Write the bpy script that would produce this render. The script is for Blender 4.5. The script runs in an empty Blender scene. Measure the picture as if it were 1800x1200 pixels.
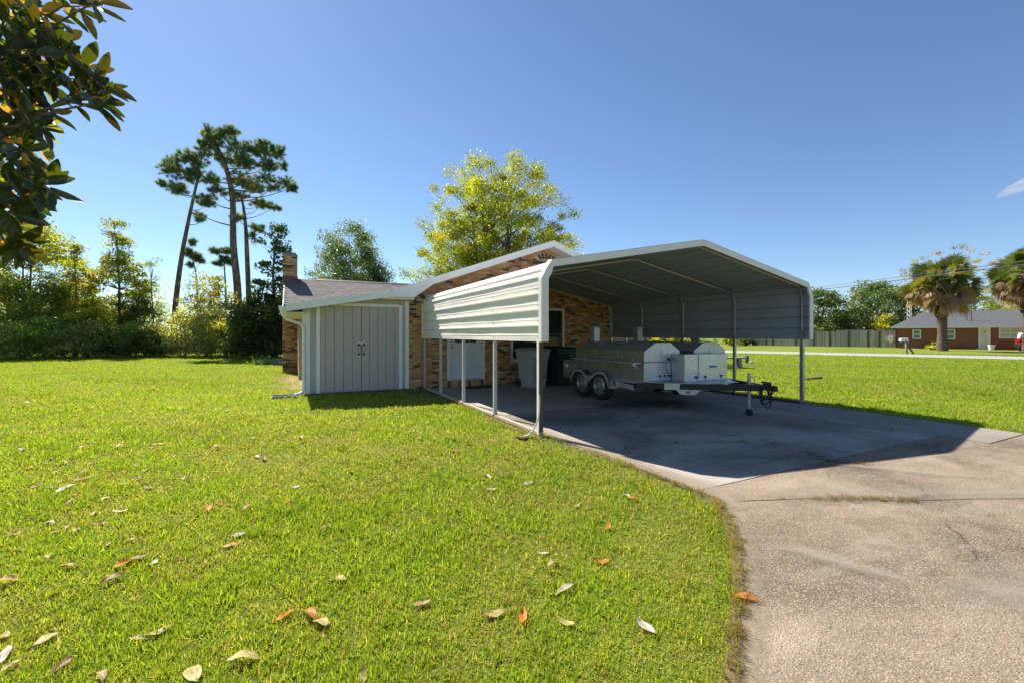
import bpy, bmesh, math, random
import numpy as np
from mathutils import Vector, Matrix

SC = bpy.context.scene
COL = SC.collection
rad = math.radians

# ------------------------------------------------------------------ camera, sky, sun, exposure
CAM_H, FPX, HZ, YAW = 1.5, 770.0, 588.0, rad(26.74)
cam_d = bpy.data.cameras.new('camera')
cam_d.sensor_width = 36.0
cam_d.lens = 36.0 * FPX / 1800.0
cam_d.shift_y = -(600.0 - HZ) / 1800.0
cam_d.clip_start, cam_d.clip_end = 0.05, 5000.0
cam = bpy.data.objects.new('camera', cam_d)
cam.location = (0, 0, CAM_H)
cam.rotation_euler = (rad(90), 0, -YAW)
COL.objects.link(cam)
SC.camera = cam

SUN_DIR = Vector((-0.29, 0.94, 1.0)).normalized()      # towards the sun
SUN_EL = math.asin(SUN_DIR.z)
SUN_AZ = math.atan2(SUN_DIR.x, SUN_DIR.y)               # from +Y towards +X
w = bpy.data.worlds.new('World'); SC.world = w; w.use_nodes = True
nt = w.node_tree
sky = nt.nodes.new('ShaderNodeTexSky'); sky.sky_type = 'NISHITA'; sky.sun_disc = False
sky.sun_elevation = SUN_EL; sky.sun_rotation = SUN_AZ
sky.altitude = 0.0; sky.air_density = 0.9; sky.dust_density = 0.12; sky.ozone_density = 5.0
bg = nt.nodes['Background']; bg.inputs['Strength'].default_value = 0.058
nt.links.new(sky.outputs[0], bg.inputs['Color'])

sun_d = bpy.data.lights.new('sun', 'SUN'); sun_d.energy = 3.9; sun_d.angle = rad(0.53); sun_d.color = (1.0, 0.94, 0.84)
sun = bpy.data.objects.new('sun', sun_d); COL.objects.link(sun)
sun.rotation_euler = (-SUN_DIR).to_track_quat('-Z', 'Y').to_euler()

SC.view_settings.view_transform = 'Standard'; SC.view_settings.look = 'None'
SC.view_settings.exposure = 1.4; SC.view_settings.gamma = 1.0
SC.view_settings.use_curve_mapping = False
SC.cycles.max_bounces = 8; SC.cycles.diffuse_bounces = 4; SC.cycles.glossy_bounces = 4
SC.cycles.transmission_bounces = 6; SC.cycles.transparent_max_bounces = 8

# ------------------------------------------------------------------ helpers
CA, SA = math.cos(YAW), math.sin(YAW)
def gp(px, py, z=0.0):
    """ground point seen at a pixel of the photograph (used to survey the place)"""
    Z = (CAM_H - z) * FPX / (py - HZ); X = (px - 900) / FPX * Z
    return Vector((X * CA + Z * SA, -X * SA + Z * CA, z))
def dp(px, py, Z):
    t = (px - 900) / FPX
    return Vector((Z * (t * CA + SA), Z * (CA - t * SA), CAM_H - (py - HZ) * Z / FPX))
def cam_depth(x, y): return x * SA + y * CA
def dgr(px, Z, z=0.0):
    v = dp(px, HZ, Z); v.z = z; return v

def tag(o, label=None, cat=None, group=None, kind=None):
    if label: o['label'] = label
    if cat: o['category'] = cat
    if group: o['group'] = group
    if kind: o['kind'] = kind
    return o
def thing(name, label, cat, loc=(0, 0, 0), rz=0.0, group=None, scale=None):
    o = bpy.data.objects.new(name, None); COL.objects.link(o)
    o.empty_display_size = 0.2
    o.location = loc; o.rotation_euler = (0, 0, rz)
    if scale: o.scale = scale if hasattr(scale, '__len__') else (scale,) * 3
    return tag(o, label, cat, group)
def link(name, me, parent=None, loc=None, rot=None, scale=None):
    o = bpy.data.objects.new(name, me); COL.objects.link(o)
    if parent is not None: o.parent = parent
    if loc is not None: o.location = loc
    if rot is not None: o.rotation_euler = rot
    if scale is not None: o.scale = scale
    return o
def world_off(p):
    v = Vector((0, 0, 0))
    while p is not None:
        v = v + Vector(p.location); p = p.parent
    return v
def copy_tree(o, parent=None):
    c = o.copy(); COL.objects.link(c)
    if parent is not None: c.parent = parent
    for ch in [k for k in bpy.data.objects if k.parent == o]:
        copy_tree(ch, c)
    return c

class MB:
    """collects faces of one mesh; coordinates are given in the place's own metres"""
    def __init__(s): s.v = []; s.f = []; s.c = []; s.col = (1, 1, 1); s.mi = []; s.m = 0
    def add(s, vs, fs):
        b = len(s.v); s.v += [tuple(v) for v in vs]; s.c += [s.col] * len(vs)
        s.f += [tuple(b + i for i in f) for f in fs]; s.mi += [s.m] * len(fs); return s
    def box(s, x0, x1, y0, y1, z0, z1):
        return s.add([(x0, y0, z0), (x1, y0, z0), (x1, y1, z0), (x0, y1, z0), (x0, y0, z1), (x1, y0, z1), (x1, y1, z1), (x0, y1, z1)],
                     [(0, 3, 2, 1), (4, 5, 6, 7), (0, 1, 5, 4), (1, 2, 6, 5), (2, 3, 7, 6), (3, 0, 4, 7)])
    def obox(s, c, ax, ay, az):
        c, ax, ay, az = Vector(c), Vector(ax), Vector(ay), Vector(az)
        vs = [c + ax * i + ay * j + az * k for k in (-1, 1) for (i, j) in ((-1, -1), (1, -1), (1, 1), (-1, 1))]
        return s.add(vs, [(0, 3, 2, 1), (4, 5, 6, 7), (0, 1, 5, 4), (1, 2, 6, 5), (2, 3, 7, 6), (3, 0, 4, 7)])
    def beam(s, a, b, w, h, up=(0, 0, 1)):
        a, b = Vector(a), Vector(b); d = (b - a); L = d.length; d.normalize()
        r = d.cross(Vector(up)); 
        if r.length < 1e-4: r = d.cross(Vector((1, 0, 0)))
        r.normalize(); u = r.cross(d)
        return s.obox((a + b) / 2, r * w / 2, d * L / 2, u * h / 2)
    def quad(s, a, b, c, d): return s.add([a, b, c, d], [(0, 1, 2, 3)])
    def poly(s, pts): return s.add(pts, [tuple(range(len(pts)))])
    def prism(s, pts, off):
        off = Vector(off); n = len(pts); P = [Vector(p) for p in pts]; Q = [p + off for p in P]
        fs = [tuple(range(n))[::-1], tuple(range(n, 2 * n))] + [(i, (i + 1) % n, n + (i + 1) % n, n + i) for i in range(n)]
        return s.add(P + Q, fs)
    def tube(s, pts, r, n=8, cap=True):
        P = [Vector(p) for p in pts]; R = r if hasattr(r, '__len__') else [r] * len(P)
        vs = []; prev = None
        for i, p in enumerate(P):
            d = (P[min(i + 1, len(P) - 1)] - P[max(i - 1, 0)])
            if d.length < 1e-9: d = Vector((0, 0, 1))
            d.normalize()
            if prev is None:
                a = d.cross(Vector((0, 0, 1))); 
                if a.length < 1e-3: a = d.cross(Vector((1, 0, 0)))
            else:
                a = prev - d * prev.dot(d)
                if a.length < 1e-4: a = d.cross(Vector((1, 0, 0)))
            a.normalize(); prev = a; b = d.cross(a)
            for k in range(n):
                t = 2 * math.pi * k / n; vs.append(p + (a * math.cos(t) + b * math.sin(t)) * R[i])
        fs = []
        for i in range(len(P) - 1):
            for k in range(n):
                fs.append((i * n + k, i * n + (k + 1) % n, (i + 1) * n + (k + 1) % n, (i + 1) * n + k))
        if cap: fs += [tuple(range(n))[::-1], tuple((len(P) - 1) * n + k for k in range(n))]
        return s.add(vs, fs)
    def lathe(s, c, axis, prof, n=20):
        c, ax = Vector(c), Vector(axis).normalized(); a = ax.orthogonal().normalized(); b = ax.cross(a)
        vs = [c + ax * h + (a * math.cos(2 * math.pi * k / n) + b * math.sin(2 * math.pi * k / n)) * r for (r, h) in prof for k in range(n)]
        fs = [(i * n + k, i * n + (k + 1) % n, (i + 1) * n + (k + 1) % n, (i + 1) * n + k) for i in range(len(prof) - 1) for k in range(n)]
        return s.add(vs, fs)
    def mesh(s, name, mats, off=(0, 0, 0), smooth=False):
        me = bpy.data.meshes.new(name); o = Vector(off)
        me.from_pydata([(v[0] - o.x, v[1] - o.y, v[2] - o.z) for v in s.v], [], s.f)
        for m in (mats if isinstance(mats, (list, tuple)) else [mats]): me.materials.append(m)
        if any(s.mi): me.polygons.foreach_set('material_index', s.mi)
        at = me.color_attributes.new('Col', 'FLOAT_COLOR', 'POINT')
        at.data.foreach_set('color', np.array([(c[0], c[1], c[2], 1.0) for c in s.c], dtype=np.float32).ravel())
        if smooth:
            me.polygons.foreach_set('use_smooth', [True] * len(me.polygons))
        me.update(); return me
    def build(s, name, mats, parent=None, smooth=False, bevel=0.0, local=False, recalc=True):
        me = s.mesh(name, mats, (0, 0, 0) if local else world_off(parent), smooth)
        if bevel > 0 or recalc:
            bm = bmesh.new(); bm.from_mesh(me)
            if bevel > 0:
                bmesh.ops.bevel(bm, geom=[e for e in bm.edges if len(e.link_faces) == 2 and e.calc_face_angle(0) > 0.5], offset=bevel, segments=2, affect='EDGES', profile=0.6)
            bmesh.ops.recalc_face_normals(bm, faces=bm.faces)
            bm.to_mesh(me); bm.free()
        if smooth:
            me.polygons.foreach_set('use_smooth', [True] * len(me.polygons))
            try: me.set_sharp_from_angle(angle=rad(35))
            except Exception: pass
        return link(name, me, parent)

def np_mesh(name, V, F, C, mats, smooth=False):
    """V (N,3) F (M,k) C (N,3)"""
    V = np.asarray(V, np.float32); F = np.asarray(F, np.int32); k = F.shape[1]
    me = bpy.data.meshes.new(name)
    me.vertices.add(len(V)); me.vertices.foreach_set('co', V.ravel())
    me.loops.add(F.size); me.loops.foreach_set('vertex_index', F.ravel())
    me.polygons.add(len(F)); me.polygons.foreach_set('loop_start', np.arange(0, F.size, k, dtype=np.int32))
    try: me.polygons.foreach_set('loop_total', np.full(len(F), k, np.int32))
    except Exception: pass
    for m in (mats if isinstance(mats, (list, tuple)) else [mats]): me.materials.append(m)
    at = me.color_attributes.new('Col', 'FLOAT_COLOR', 'POINT')
    cc = np.ones((len(V), 4), np.float32); cc[:, :3] = C
    at.data.foreach_set('color', cc.ravel())
    me.update(calc_edges=True); me.validate()
    return me

# ------------------------------------------------------------------ materials
MATS = {}
class N:
    def __init__(s, name):
        s.m = bpy.data.materials.new(name); s.m.use_nodes = True; s.t = s.m.node_tree
        s.b = s.t.nodes['Principled BSDF']; s.out = s.t.nodes['Material Output']; MATS[name] = s.m
    def n(s, typ, **kw):
        x = s.t.nodes.new(typ)
        for k, v in kw.items(): setattr(x, k, v)
        return x
    def l(s, a, b): s.t.links.new(a, b)
    def coord(s, scale=(1, 1, 1), kind='Object', rot=(0, 0, 0)):
        tc = s.n('ShaderNodeTexCoord'); mp = s.n('ShaderNodeMapping'); mp.inputs['Scale'].default_value = scale; mp.inputs['Rotation'].default_value = rot
        s.l(tc.outputs[kind], mp.inputs['Vector']); return mp.outputs[0]
    def noise(s, vec, scale, detail=4, rough=0.6, dist=0.0):
        x = s.n('ShaderNodeTexNoise'); x.inputs['Scale'].default_value = scale; x.inputs['Detail'].default_value = detail
        x.inputs['Roughness'].default_value = rough; x.inputs['Distortion'].default_value = dist
        if vec is not None: s.l(vec, x.inputs['Vector'])
        return x.outputs['Fac']
    def vor(s, vec, scale, feature='F1', out='Distance'):
        x = s.n('ShaderNodeTexVoronoi'); x.feature = feature; x.inputs['Scale'].default_value = scale
        s.l(vec, x.inputs['Vector']); return x.outputs[out]
    def ramp(s, fac, stops, interp='LINEAR'):
        x = s.n('ShaderNodeValToRGB'); x.color_ramp.interpolation = interp; e = x.color_ramp.elements
        while len(e) < len(stops): e.new(0.5)
        for i, (p, c) in enumerate(stops):
            e[i].position = p; e[i].color = (*c, 1) if hasattr(c, '__len__') else (c, c, c, 1)
        s.l(fac, x.inputs['Fac']); return x.outputs['Color']
    def mix(s, fac, a, b, mode='MIX'):
        x = s.n('ShaderNodeMix'); x.data_type = 'RGBA'; x.blend_type = mode
        for i, v in ((0, fac), (6, a), (7, b)):
            sock = x.inputs[i]
            if hasattr(v, 'links'): s.l(v, sock)
            elif hasattr(v, '__len__'): sock.default_value = (*v, 1)
            else: sock.default_value = v if i == 0 else (v, v, v, 1)
        return x.outputs[2]
    def math(s, op, a, b=0.0, clamp=False):
        x = s.n('ShaderNodeMath', operation=op); x.use_clamp = clamp
        for i, v in enumerate((a, b)):
            if hasattr(v, 'links'): s.l(v, x.inputs[i])
            else: x.inputs[i].default_value = v
        return x.outputs[0]
    def attr(s, name='Col'):
        x = s.n('ShaderNodeAttribute'); x.attribute_name = name; return x.outputs['Color']
    def color(s, c):
        if hasattr(c, 'links'): s.l(c, s.b.inputs['Base Color'])
        else: s.b.inputs['Base Color'].default_value = (*c, 1)
        return s
    def set(s, rough=None, metal=None, spec=None):
        for k, v in (('Roughness', rough), ('Metallic', metal), ('Specular IOR Level', spec)):
            if v is None: continue
            if hasattr(v, 'links'): s.l(v, s.b.inputs[k])
            else: s.b.inputs[k].default_value = v
        return s
    def bump(s, h, strength=0.3, dist=0.01):
        x = s.n('ShaderNodeBump'); x.inputs['Strength'].default_value = strength; x.inputs['Distance'].default_value = dist
        s.l(h, x.inputs['Height']); s.l(x.outputs[0], s.b.inputs['Normal']); return s

def M(name): return MATS[name]
def worn(name, c1, c2, scale=6.0, rough=0.6, metal=0.0, bump=0.1, spec=0.5, fine=60.0, coord=(1, 1, 1), kind='Object'):
    n = N(name); v = n.coord(coord, kind)
    a = n.noise(v, scale, 5, 0.65); b = n.noise(v, fine, 3)
    n.color(n.mix(n.ramp(a, [(0.3, 0.0), (0.7, 1.0)]), c1, c2)).set(n.ramp(a, [(0.3, rough * 0.85), (0.75, min(1, rough * 1.15))]), metal, spec)
    n.bump(b, bump, 0.004); return n
def leafmat(name, tint=(1, 1, 1), trans=0.45, rough=0.5, spec=0.35, warm=(1.25, 1.15, 0.4)):
    n = N(name); a = n.attr()
    col = n.mix(1.0, a, tint, 'MULTIPLY'); n.color(col).set(rough, 0, spec)
    tr = n.n('ShaderNodeBsdfTranslucent'); n.l(n.mix(1.0, col, warm, 'MULTIPLY'), tr.inputs['Color'])
    mx = n.n('ShaderNodeMixShader'); mx.inputs[0].default_value = trans
    n.l(n.b.outputs[0], mx.inputs[1]); n.l(tr.outputs[0], mx.inputs[2]); n.l(mx.outputs[0], n.out.inputs['Surface'])
    return n

# bricks: colour from the piece itself plus grain
n = N('brick'); v = n.coord(); n.color(n.mix(n.ramp(n.noise(v, 28, 4), [(0.35, 0.0), (0.75, 0.55)]), n.attr(), n.mix(0.6, n.attr(), (0.42, 0.33, 0.24))))
n.set(0.88, 0, 0.25).bump(n.noise(v, 140, 3), 0.5, 0.003)
n = N('mortar'); v = n.coord(); n.color(n.ramp(n.noise(v, 9, 5), [(0.3, (0.38, 0.29, 0.21)), (0.7, (0.52, 0.43, 0.33))])).set(0.95, 0, 0.2).bump(n.noise(v, 90, 3), 0.6, 0.004)
worn('white_paint', (0.84, 0.83, 0.82), (0.77, 0.76, 0.74), 3, 0.5, 0, 0.08)
worn('cream_paint', (0.74, 0.69, 0.58), (0.64, 0.58, 0.46), 2.5, 0.6, 0, 0.08)
n = N('siding'); v = n.coord((6, 6, 0.5)); g = n.noise(v, 9, 5, 0.7); n.color(n.ramp(g, [(0.3, (0.46, 0.40, 0.365)), (0.7, (0.55, 0.48, 0.44))])).set(0.75, 0, 0.3).bump(n.noise(n.coord((40, 40, 1.2)), 6, 4), 0.25, 0.004)
n = N('shingle'); v = n.coord(); n.color(n.mix(n.noise(v, 90, 2), n.attr(), n.mix(0.5, n.attr(), (0.08, 0.07, 0.065)))).set(0.95, 0, 0.2).bump(n.noise(v, 220, 2), 0.7, 0.004)
worn('flashing', (0.075, 0.045, 0.05), (0.11, 0.065, 0.07), 5, 0.45, 0.2, 0.05)
# painted roll-formed steel sheet of the carport, chalky white
n = N('panel'); v = n.coord((1, 0.25, 1)); a = n.noise(v, 3.5, 5); n.color(n.ramp(a, [(0.25, (0.72, 0.665, 0.60)), (0.6, (0.82, 0.765, 0.70)), (0.85, (0.76, 0.70, 0.63))]))
n.set(n.ramp(a, [(0.3, 0.38), (0.7, 0.52)]), 0, 0.45).bump(n.noise(n.coord((1, .5, 1)), 5, 2), 0.12, 0.03)
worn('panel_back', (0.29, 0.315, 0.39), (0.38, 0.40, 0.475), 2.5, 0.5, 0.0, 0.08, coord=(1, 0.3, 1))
n = N('galvanised'); v = n.coord(); a = n.vor(v, 45, 'F1', 'Color'); n.color(n.mix(n.noise(v, 5, 4), n.mix(0.25, (0.42, 0.42, 0.41), a), (0.34, 0.335, 0.32))).set(0.45, 0.75, 0.5)
worn('post_paint', (0.50, 0.48, 0.43), (0.40, 0.38, 0.34), 5, 0.55, 0.0, 0.1)
worn('rust_paint', (0.075, 0.045, 0.03), (0.13, 0.075, 0.045), 14, 0.75, 0.0, 0.4)
n = N('stainless'); a = n.noise(n.coord((2.5, 2.5, 0.5)), 2.2, 4, 0.6); b = n.noise(n.coord((30, 30, 1)), 4, 3); dr = n.noise(n.coord((9, 9, 0.6)), 2.0, 5, 0.7)
n.color(n.mix(n.ramp(dr, [(0.5, 0.0), (0.75, 0.5)]), n.ramp(a, [(0.3, (0.46, 0.465, 0.50)), (0.7, (0.56, 0.565, 0.60))]), (0.27, 0.24, 0.215))).set(n.ramp(a, [(0.3, 0.33), (0.7, 0.42)]), 0.6, 0.5).bump(b, 0.05, 0.002)
worn('shaded_weathered_steel', (0.22, 0.20, 0.18), (0.31, 0.29, 0.27), 3.0, 0.45, 0.55, 0.06, coord=(3, 3, 0.6))  # weathered tone, with the shade of the grills' sides put into the colour
n = N('plate'); v = n.coord((1, 1, 1), 'Object', (0.3, 0.785, 0.3)); a = n.vor(v, 34, 'F1'); n.color(n.mix(n.noise(n.coord(), 4, 4), (0.64, 0.64, 0.68), (0.52, 0.52, 0.55))).set(0.36, 0.9).bump(n.ramp(a, [(0.15, 1.0), (0.42, 0.0)]), 0.7, 0.006)
worn('black_steel', (0.018, 0.018, 0.02), (0.035, 0.032, 0.032), 8, 0.5, 0.1, 0.12)
worn('rubber', (0.018, 0.018, 0.019), (0.03, 0.029, 0.028), 9, 0.85, 0, 0.2)
worn('rim_metal', (0.5, 0.5, 0.5), (0.4, 0.4, 0.39), 8, 0.4, 0.8, 0.05)
worn('grey_plastic', (0.42, 0.425, 0.44), (0.36, 0.36, 0.375), 3, 0.55, 0, 0.15)
worn('green_plastic', (0.008, 0.045, 0.03), (0.012, 0.035, 0.026), 3, 0.5, 0, 0.15)
worn('dark_rubber_mat', (0.02, 0.02, 0.02), (0.035, 0.033, 0.03), 20, 0.9, 0, 0.5)
worn('door_paint', (0.74, 0.76, 0.79), (0.68, 0.70, 0.73), 2, 0.4, 0, 0.04)
worn('dark_inside', (0.012, 0.012, 0.012), (0.02, 0.02, 0.02), 4, 0.9, 0, 0.1)
worn('blind', (0.16, 0.16, 0.16), (0.12, 0.12, 0.12), 4, 0.6, 0, 0.05)
worn('plastic_white', (0.78, 0.77, 0.74), (0.7, 0.69, 0.66), 6, 0.4, 0, 0.05)
worn('wood_grey', (0.25, 0.225, 0.20), (0.17, 0.15, 0.13), 4, 0.85, 0, 0.4, coord=(3, 3, 0.5))
worn('wood_dark', (0.08, 0.06, 0.045), (0.13, 0.10, 0.075), 6, 0.85, 0, 0.4)
worn('concrete_grey', (0.36, 0.35, 0.33), (0.27, 0.26, 0.245), 2.2, 0.9, 0, 0.3)
worn('road', (0.36, 0.345, 0.32), (0.30, 0.29, 0.27), 1.2, 0.9, 0, 0.3)
worn('dirt', (0.19, 0.14, 0.095), (0.30, 0.235, 0.165), 3.0, 0.95, 0, 0.8, fine=40)
worn('sand', (0.50, 0.42, 0.32), (0.40, 0.33, 0.25), 4.0, 0.95, 0, 0.6, fine=80)
worn('far_brick', (0.20, 0.07, 0.045), (0.27, 0.105, 0.07), 1.6, 0.9, 0, 0.2, fine=20)
worn('peach_brick', (0.42, 0.28, 0.20), (0.34, 0.21, 0.15), 1.4, 0.9, 0, 0.2, fine=20)
n = N('far_shingle'); v = n.coord((0.6, 0.6, 6)); n.color(n.ramp(n.noise(v, 5, 5, 0.75), [(0.3, (0.075, 0.077, 0.09)), (0.7, (0.12, 0.12, 0.135))])).set(0.95, 0, 0.2).bump(n.noise(v, 8, 3), 0.4, 0.03)
worn('car_red', (0.33, 0.012, 0.03), (0.29, 0.01, 0.025), 2, 0.25, 0.2, 0.0)
n = N('orange_lens').color((0.75, 0.13, 0.01)).set(0.25, 0, 0.5)
n = N('red_lens').color((0.5, 0.01, 0.01)).set(0.25, 0, 0.5)
n = N('blue_emblem').color((0.05, 0.16, 0.36)).set(0.3, 0.3, 0.5)
n = N('teal_label').color((0.08, 0.33, 0.33)).set(0.5, 0, 0.5)
n = N('glass').color((0.02, 0.024, 0.028)).set(0.04, 0, 0.9)
n.b.inputs['Alpha'].default_value = 0.35
n = N('teal_glass').color((0.03, 0.16, 0.17)).set(0.06, 0, 0.8)
worn('curtain_white', (0.55, 0.54, 0.48), (0.45, 0.44, 0.40), 3, 0.5)
n = N('bark'); v = n.coord((1, 1, 0.3)); a = n.noise(v, 9, 6, 0.7); n.color(n.ramp(a, [(0.3, (0.07, 0.056, 0.046)), (0.7, (0.22, 0.185, 0.155))])).set(0.95, 0, 0.1).bump(a, 0.9, 0.03)
n = N('pine_bark'); v = n.coord((1, 1, 0.25)); a = n.vor(v, 7, 'F1'); n.color(n.ramp(a, [(0.1, (0.36, 0.25, 0.19)), (0.55, (0.13, 0.095, 0.08))])).set(0.95, 0, 0.1).bump(a, 0.8, 0.03)
n = N('palm_bark'); v = n.coord((1, 1, 4)); a = n.noise(v, 4, 5, 0.7); n.color(n.ramp(a, [(0.3, (0.08, 0.05, 0.04)), (0.7, (0.2, 0.14, 0.11))])).set(0.95, 0, 0.1).bump(a, 0.9, 0.04)
leafmat('foliage', tint=(2.3, 2.35, 2.0), trans=0.62, rough=0.4, spec=0.5)
leafmat('needles', tint=(3.0, 2.9, 2.7), trans=0.45, rough=0.45, warm=(1.1, 1.1, 0.6))
leafmat('palm_leaf', tint=(1.3, 1.3, 1.3), trans=0.4, rough=0.5)
leafmat('grass_blade', tint=(1.14, 1.17, 1.25), trans=0.58, rough=0.6, spec=0.25, warm=(1.25, 1.12, 0.5))
leafmat('fallen', tint=(1.2, 1.2, 1.2), trans=0.4, rough=0.55, spec=0.4, warm=(1.1, 0.9, 0.6))
leafmat('magnolia_top', tint=(1.7, 1.7, 1.7), trans=0.45, rough=0.2, spec=0.6, warm=(6.0, 4.2, 0.6))
leafmat('magnolia_under', tint=(1.9, 1.9, 1.6), trans=0.65, rough=0.6, spec=0.25, warm=(1.7, 1.7, 0.4))

# lawn soil and thatch
n = N('lawn'); v = n.coord()
big = n.noise(v, 0.22, 4, 0.6); mid = n.noise(v, 1.7, 5, 0.65); fine = n.noise(v, 34, 4, 0.7); vf = n.noise(v, 150, 2, 0.6)
g1 = n.mix(n.ramp(big, [(0.4, 0.0), (0.62, 1.0)]), (0.18, 0.25, 0.03), (0.26, 0.285, 0.045))
g2 = n.mix(n.ramp(mid, [(0.45, 0.0), (0.72, 0.8)]), g1, (0.30, 0.28, 0.06))
g3 = n.mix(n.ramp(fine, [(0.42, 0.75), (0.6, 0.0)]), g2, (0.085, 0.125, 0.012))
g4 = n.mix(n.ramp(vf, [(0.6, 0.0), (0.78, 0.45)]), g3, (0.36, 0.36, 0.12))
n.color(g4).set(0.95, 0, 0.12).bump(n.mix(0.5, fine, vf), 0.9, 0.03)

# exposed-aggregate concrete: pebbles in a grey-tan matrix, with dusty bare streaks
def aggregate(name, base1, base2, peb, dusty):
    n = N(name); v = n.coord()
    vo = n.n('ShaderNodeTexVoronoi'); vo.inputs['Scale'].default_value = 95; n.l(v, vo.inputs['Vector'])
    vo2 = n.n('ShaderNodeTexVoronoi'); vo2.inputs['Scale'].default_value = 46; n.l(v, vo2.inputs['Vector'])
    big = n.noise(v, 0.55, 5, 0.65, 0.6); streak = n.noise(n.coord((0.7, 2.4, 1), 'Object', (0, 0, 0.75)), 0.9, 5, 0.7, 0.4)
    base = n.mix(n.ramp(big, [(0.35, 0.0), (0.65, 1.0)]), base1, base2)
    sep = n.n('ShaderNodeSeparateColor'); n.l(vo.outputs['Color'], sep.inputs[0])
    pc = n.ramp(sep.outputs[0], [(0.0, tuple(c * 0.2 for c in peb)), (0.4, tuple(c * 0.6 for c in peb)), (0.8, peb), (1.0, (0.50, 0.43, 0.34))])
    pm = n.ramp(vo.outputs['Distance'], [(0.30, 1.0), (0.5, 0.0)])
    c1 = n.mix(pm, base, n.mix(0.85, base, pc))
    sep2 = n.n('ShaderNodeSeparateColor'); n.l(vo2.outputs['Color'], sep2.inputs[0])
    big_peb = n.math('MULTIPLY', n.ramp(vo2.outputs['Distance'], [(0.25, 1.0), (0.4, 0.0)]), n.ramp(sep2.outputs[1], [(0.72, 0.0), (0.78, 1.0)]))
    c1 = n.mix(n.math('MULTIPLY', big_peb, 0.4), c1, (0.46, 0.35, 0.23))
    du = n.ramp(streak, [(0.52, 0.0), (0.72, dusty)])
    c2 = n.mix(du, c1, n.mix(0.45, c1, (0.42, 0.36, 0.29)))
    nz = n.n('ShaderNodeTexNoise'); nz.inputs['Scale'].default_value = 2.2; n.l(v, nz.inputs['Vector'])
    vd = n.n('ShaderNodeMix'); vd.data_type = 'RGBA'; vd.blend_type = 'ADD'; vd.inputs[0].default_value = 0.35; n.l(v, vd.inputs[6]); n.l(nz.outputs['Color'], vd.inputs[7])
    ve = n.n('ShaderNodeTexVoronoi'); ve.feature = 'DISTANCE_TO_EDGE'; ve.inputs['Scale'].default_value = 0.42; n.l(vd.outputs[2], ve.inputs['Vector'])
    ckm = n.math('MULTIPLY', n.ramp(ve.outputs['Distance'], [(0.0, 1.0), (0.006, 0.0)]), n.ramp(n.noise(v, 0.8, 2), [(0.5, 0.0), (0.6, 0.8)]))
    c3 = n.mix(ckm, c2, (0.035, 0.03, 0.025))
    st = n.ramp(n.noise(n.coord((1, 1, 1), 'Object', (0, 0, 0.4)), 1.7, 6, 0.75, 1.2), [(0.56, 0.0), (0.78, 0.55)])
    c2 = n.mix(st, c3, n.mix(0.6, c3, (0.03, 0.026, 0.022)))
    n.color(c2).set(0.93, 0, 0.25)
    n.bump(n.mix(0.5, n.ramp(vo.outputs['Distance'], [(0.0, 1.0), (0.55, 0.0)]), n.noise(v, 60, 3)), 0.8, 0.008)
    return n
aggregate('aggregate', (0.105, 0.083, 0.062), (0.30, 0.24, 0.175), (0.45, 0.32, 0.20), 1.0)
aggregate('aggregate_shade_lift', (0.13, 0.115, 0.10), (0.42, 0.38, 0.335), (0.55, 0.46, 0.36), 1.0)  # same aggregate made lighter: fill light in the carport's shade put into colour
n = N('slab_tan'); v = n.coord(); a = n.noise(v, 0.8, 6, 0.65); b = n.noise(v, 45, 3)
n.color(n.mix(n.ramp(b, [(0.4, 0.0), (0.7, 0.4)]), n.ramp(a, [(0.3, (0.34, 0.30, 0.255)), (0.7, (0.47, 0.415, 0.35))]), (0.2, 0.18, 0.16))).set(0.9, 0, 0.3).bump(b, 0.3, 0.004)
n = N('slab_smooth'); v = n.coord(); a = n.noise(v, 1.1, 6, 0.65); b = n.noise(v, 70, 3)
n.color(n.mix(n.ramp(b, [(0.4, 0.0), (0.7, 0.35)]), n.ramp(a, [(0.3, (0.20, 0.175, 0.145)), (0.7, (0.30, 0.26, 0.215))]), (0.24, 0.22, 0.2))).set(0.9, 0, 0.3).bump(b, 0.35, 0.004)
# ------------------------------------------------------------------ ground
rng = random.Random(7)
def sheet(name, pts, z, mat, kind='structure', parent=None):
    m = MB(); m.poly([(p[0], p[1], z) for p in pts]); o = m.build(name, mat, parent)
    if parent is None: tag(o, kind=kind)
    return o
sheet('lawn', [(-900, -300), (900, -300), (900, 1500), (-900, 1500)], 0.0, M('lawn'))

def feather(name, c1, c2, scale=5.0, amax=0.85):
    n = N(name); v = n.coord(); a = n.noise(v, scale, 6, 0.7); f = n.noise(v, 75, 3, 0.7); e = n.attr()
    n.color(n.mix(n.ramp(f, [(0.35, 0.0), (0.7, 1.0)]), c1, c2)).set(0.95, 0, 0.15).bump(f, 0.7, 0.006)
    s = n.n('ShaderNodeSeparateColor'); n.l(e, s.inputs[0])
    an = n.ramp(n.mix(0.4, a, f), [(0.36, 0.0), (0.64, 1.0)]); sa = n.n('ShaderNodeSeparateColor'); n.l(an, sa.inputs[0])
    al = n.math('ADD', n.math('MULTIPLY', s.outputs[0], 1.0), n.math('SUBTRACT', n.math('MULTIPLY', sa.outputs[0], 0.6), 0.6))
    n.l(n.ramp(al, [(0.0, 0.0), (0.75, amax)]), n.b.inputs['Alpha']); return n
feather('sand_feather', (0.42, 0.345, 0.26), (0.28, 0.22, 0.16), 4.0, 0.62)
feather('dust_feather', (0.44, 0.38, 0.30), (0.26, 0.22, 0.18), 3.0, 0.5)
feather('dirt_feather', (0.24, 0.18, 0.125), (0.13, 0.095, 0.065), 4.0)
feather('straw_feather', (0.42, 0.33, 0.17), (0.26, 0.19, 0.10), 6.0)
feather('stain_feather', (0.10, 0.095, 0.09), (0.15, 0.14, 0.13), 2.5)
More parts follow.
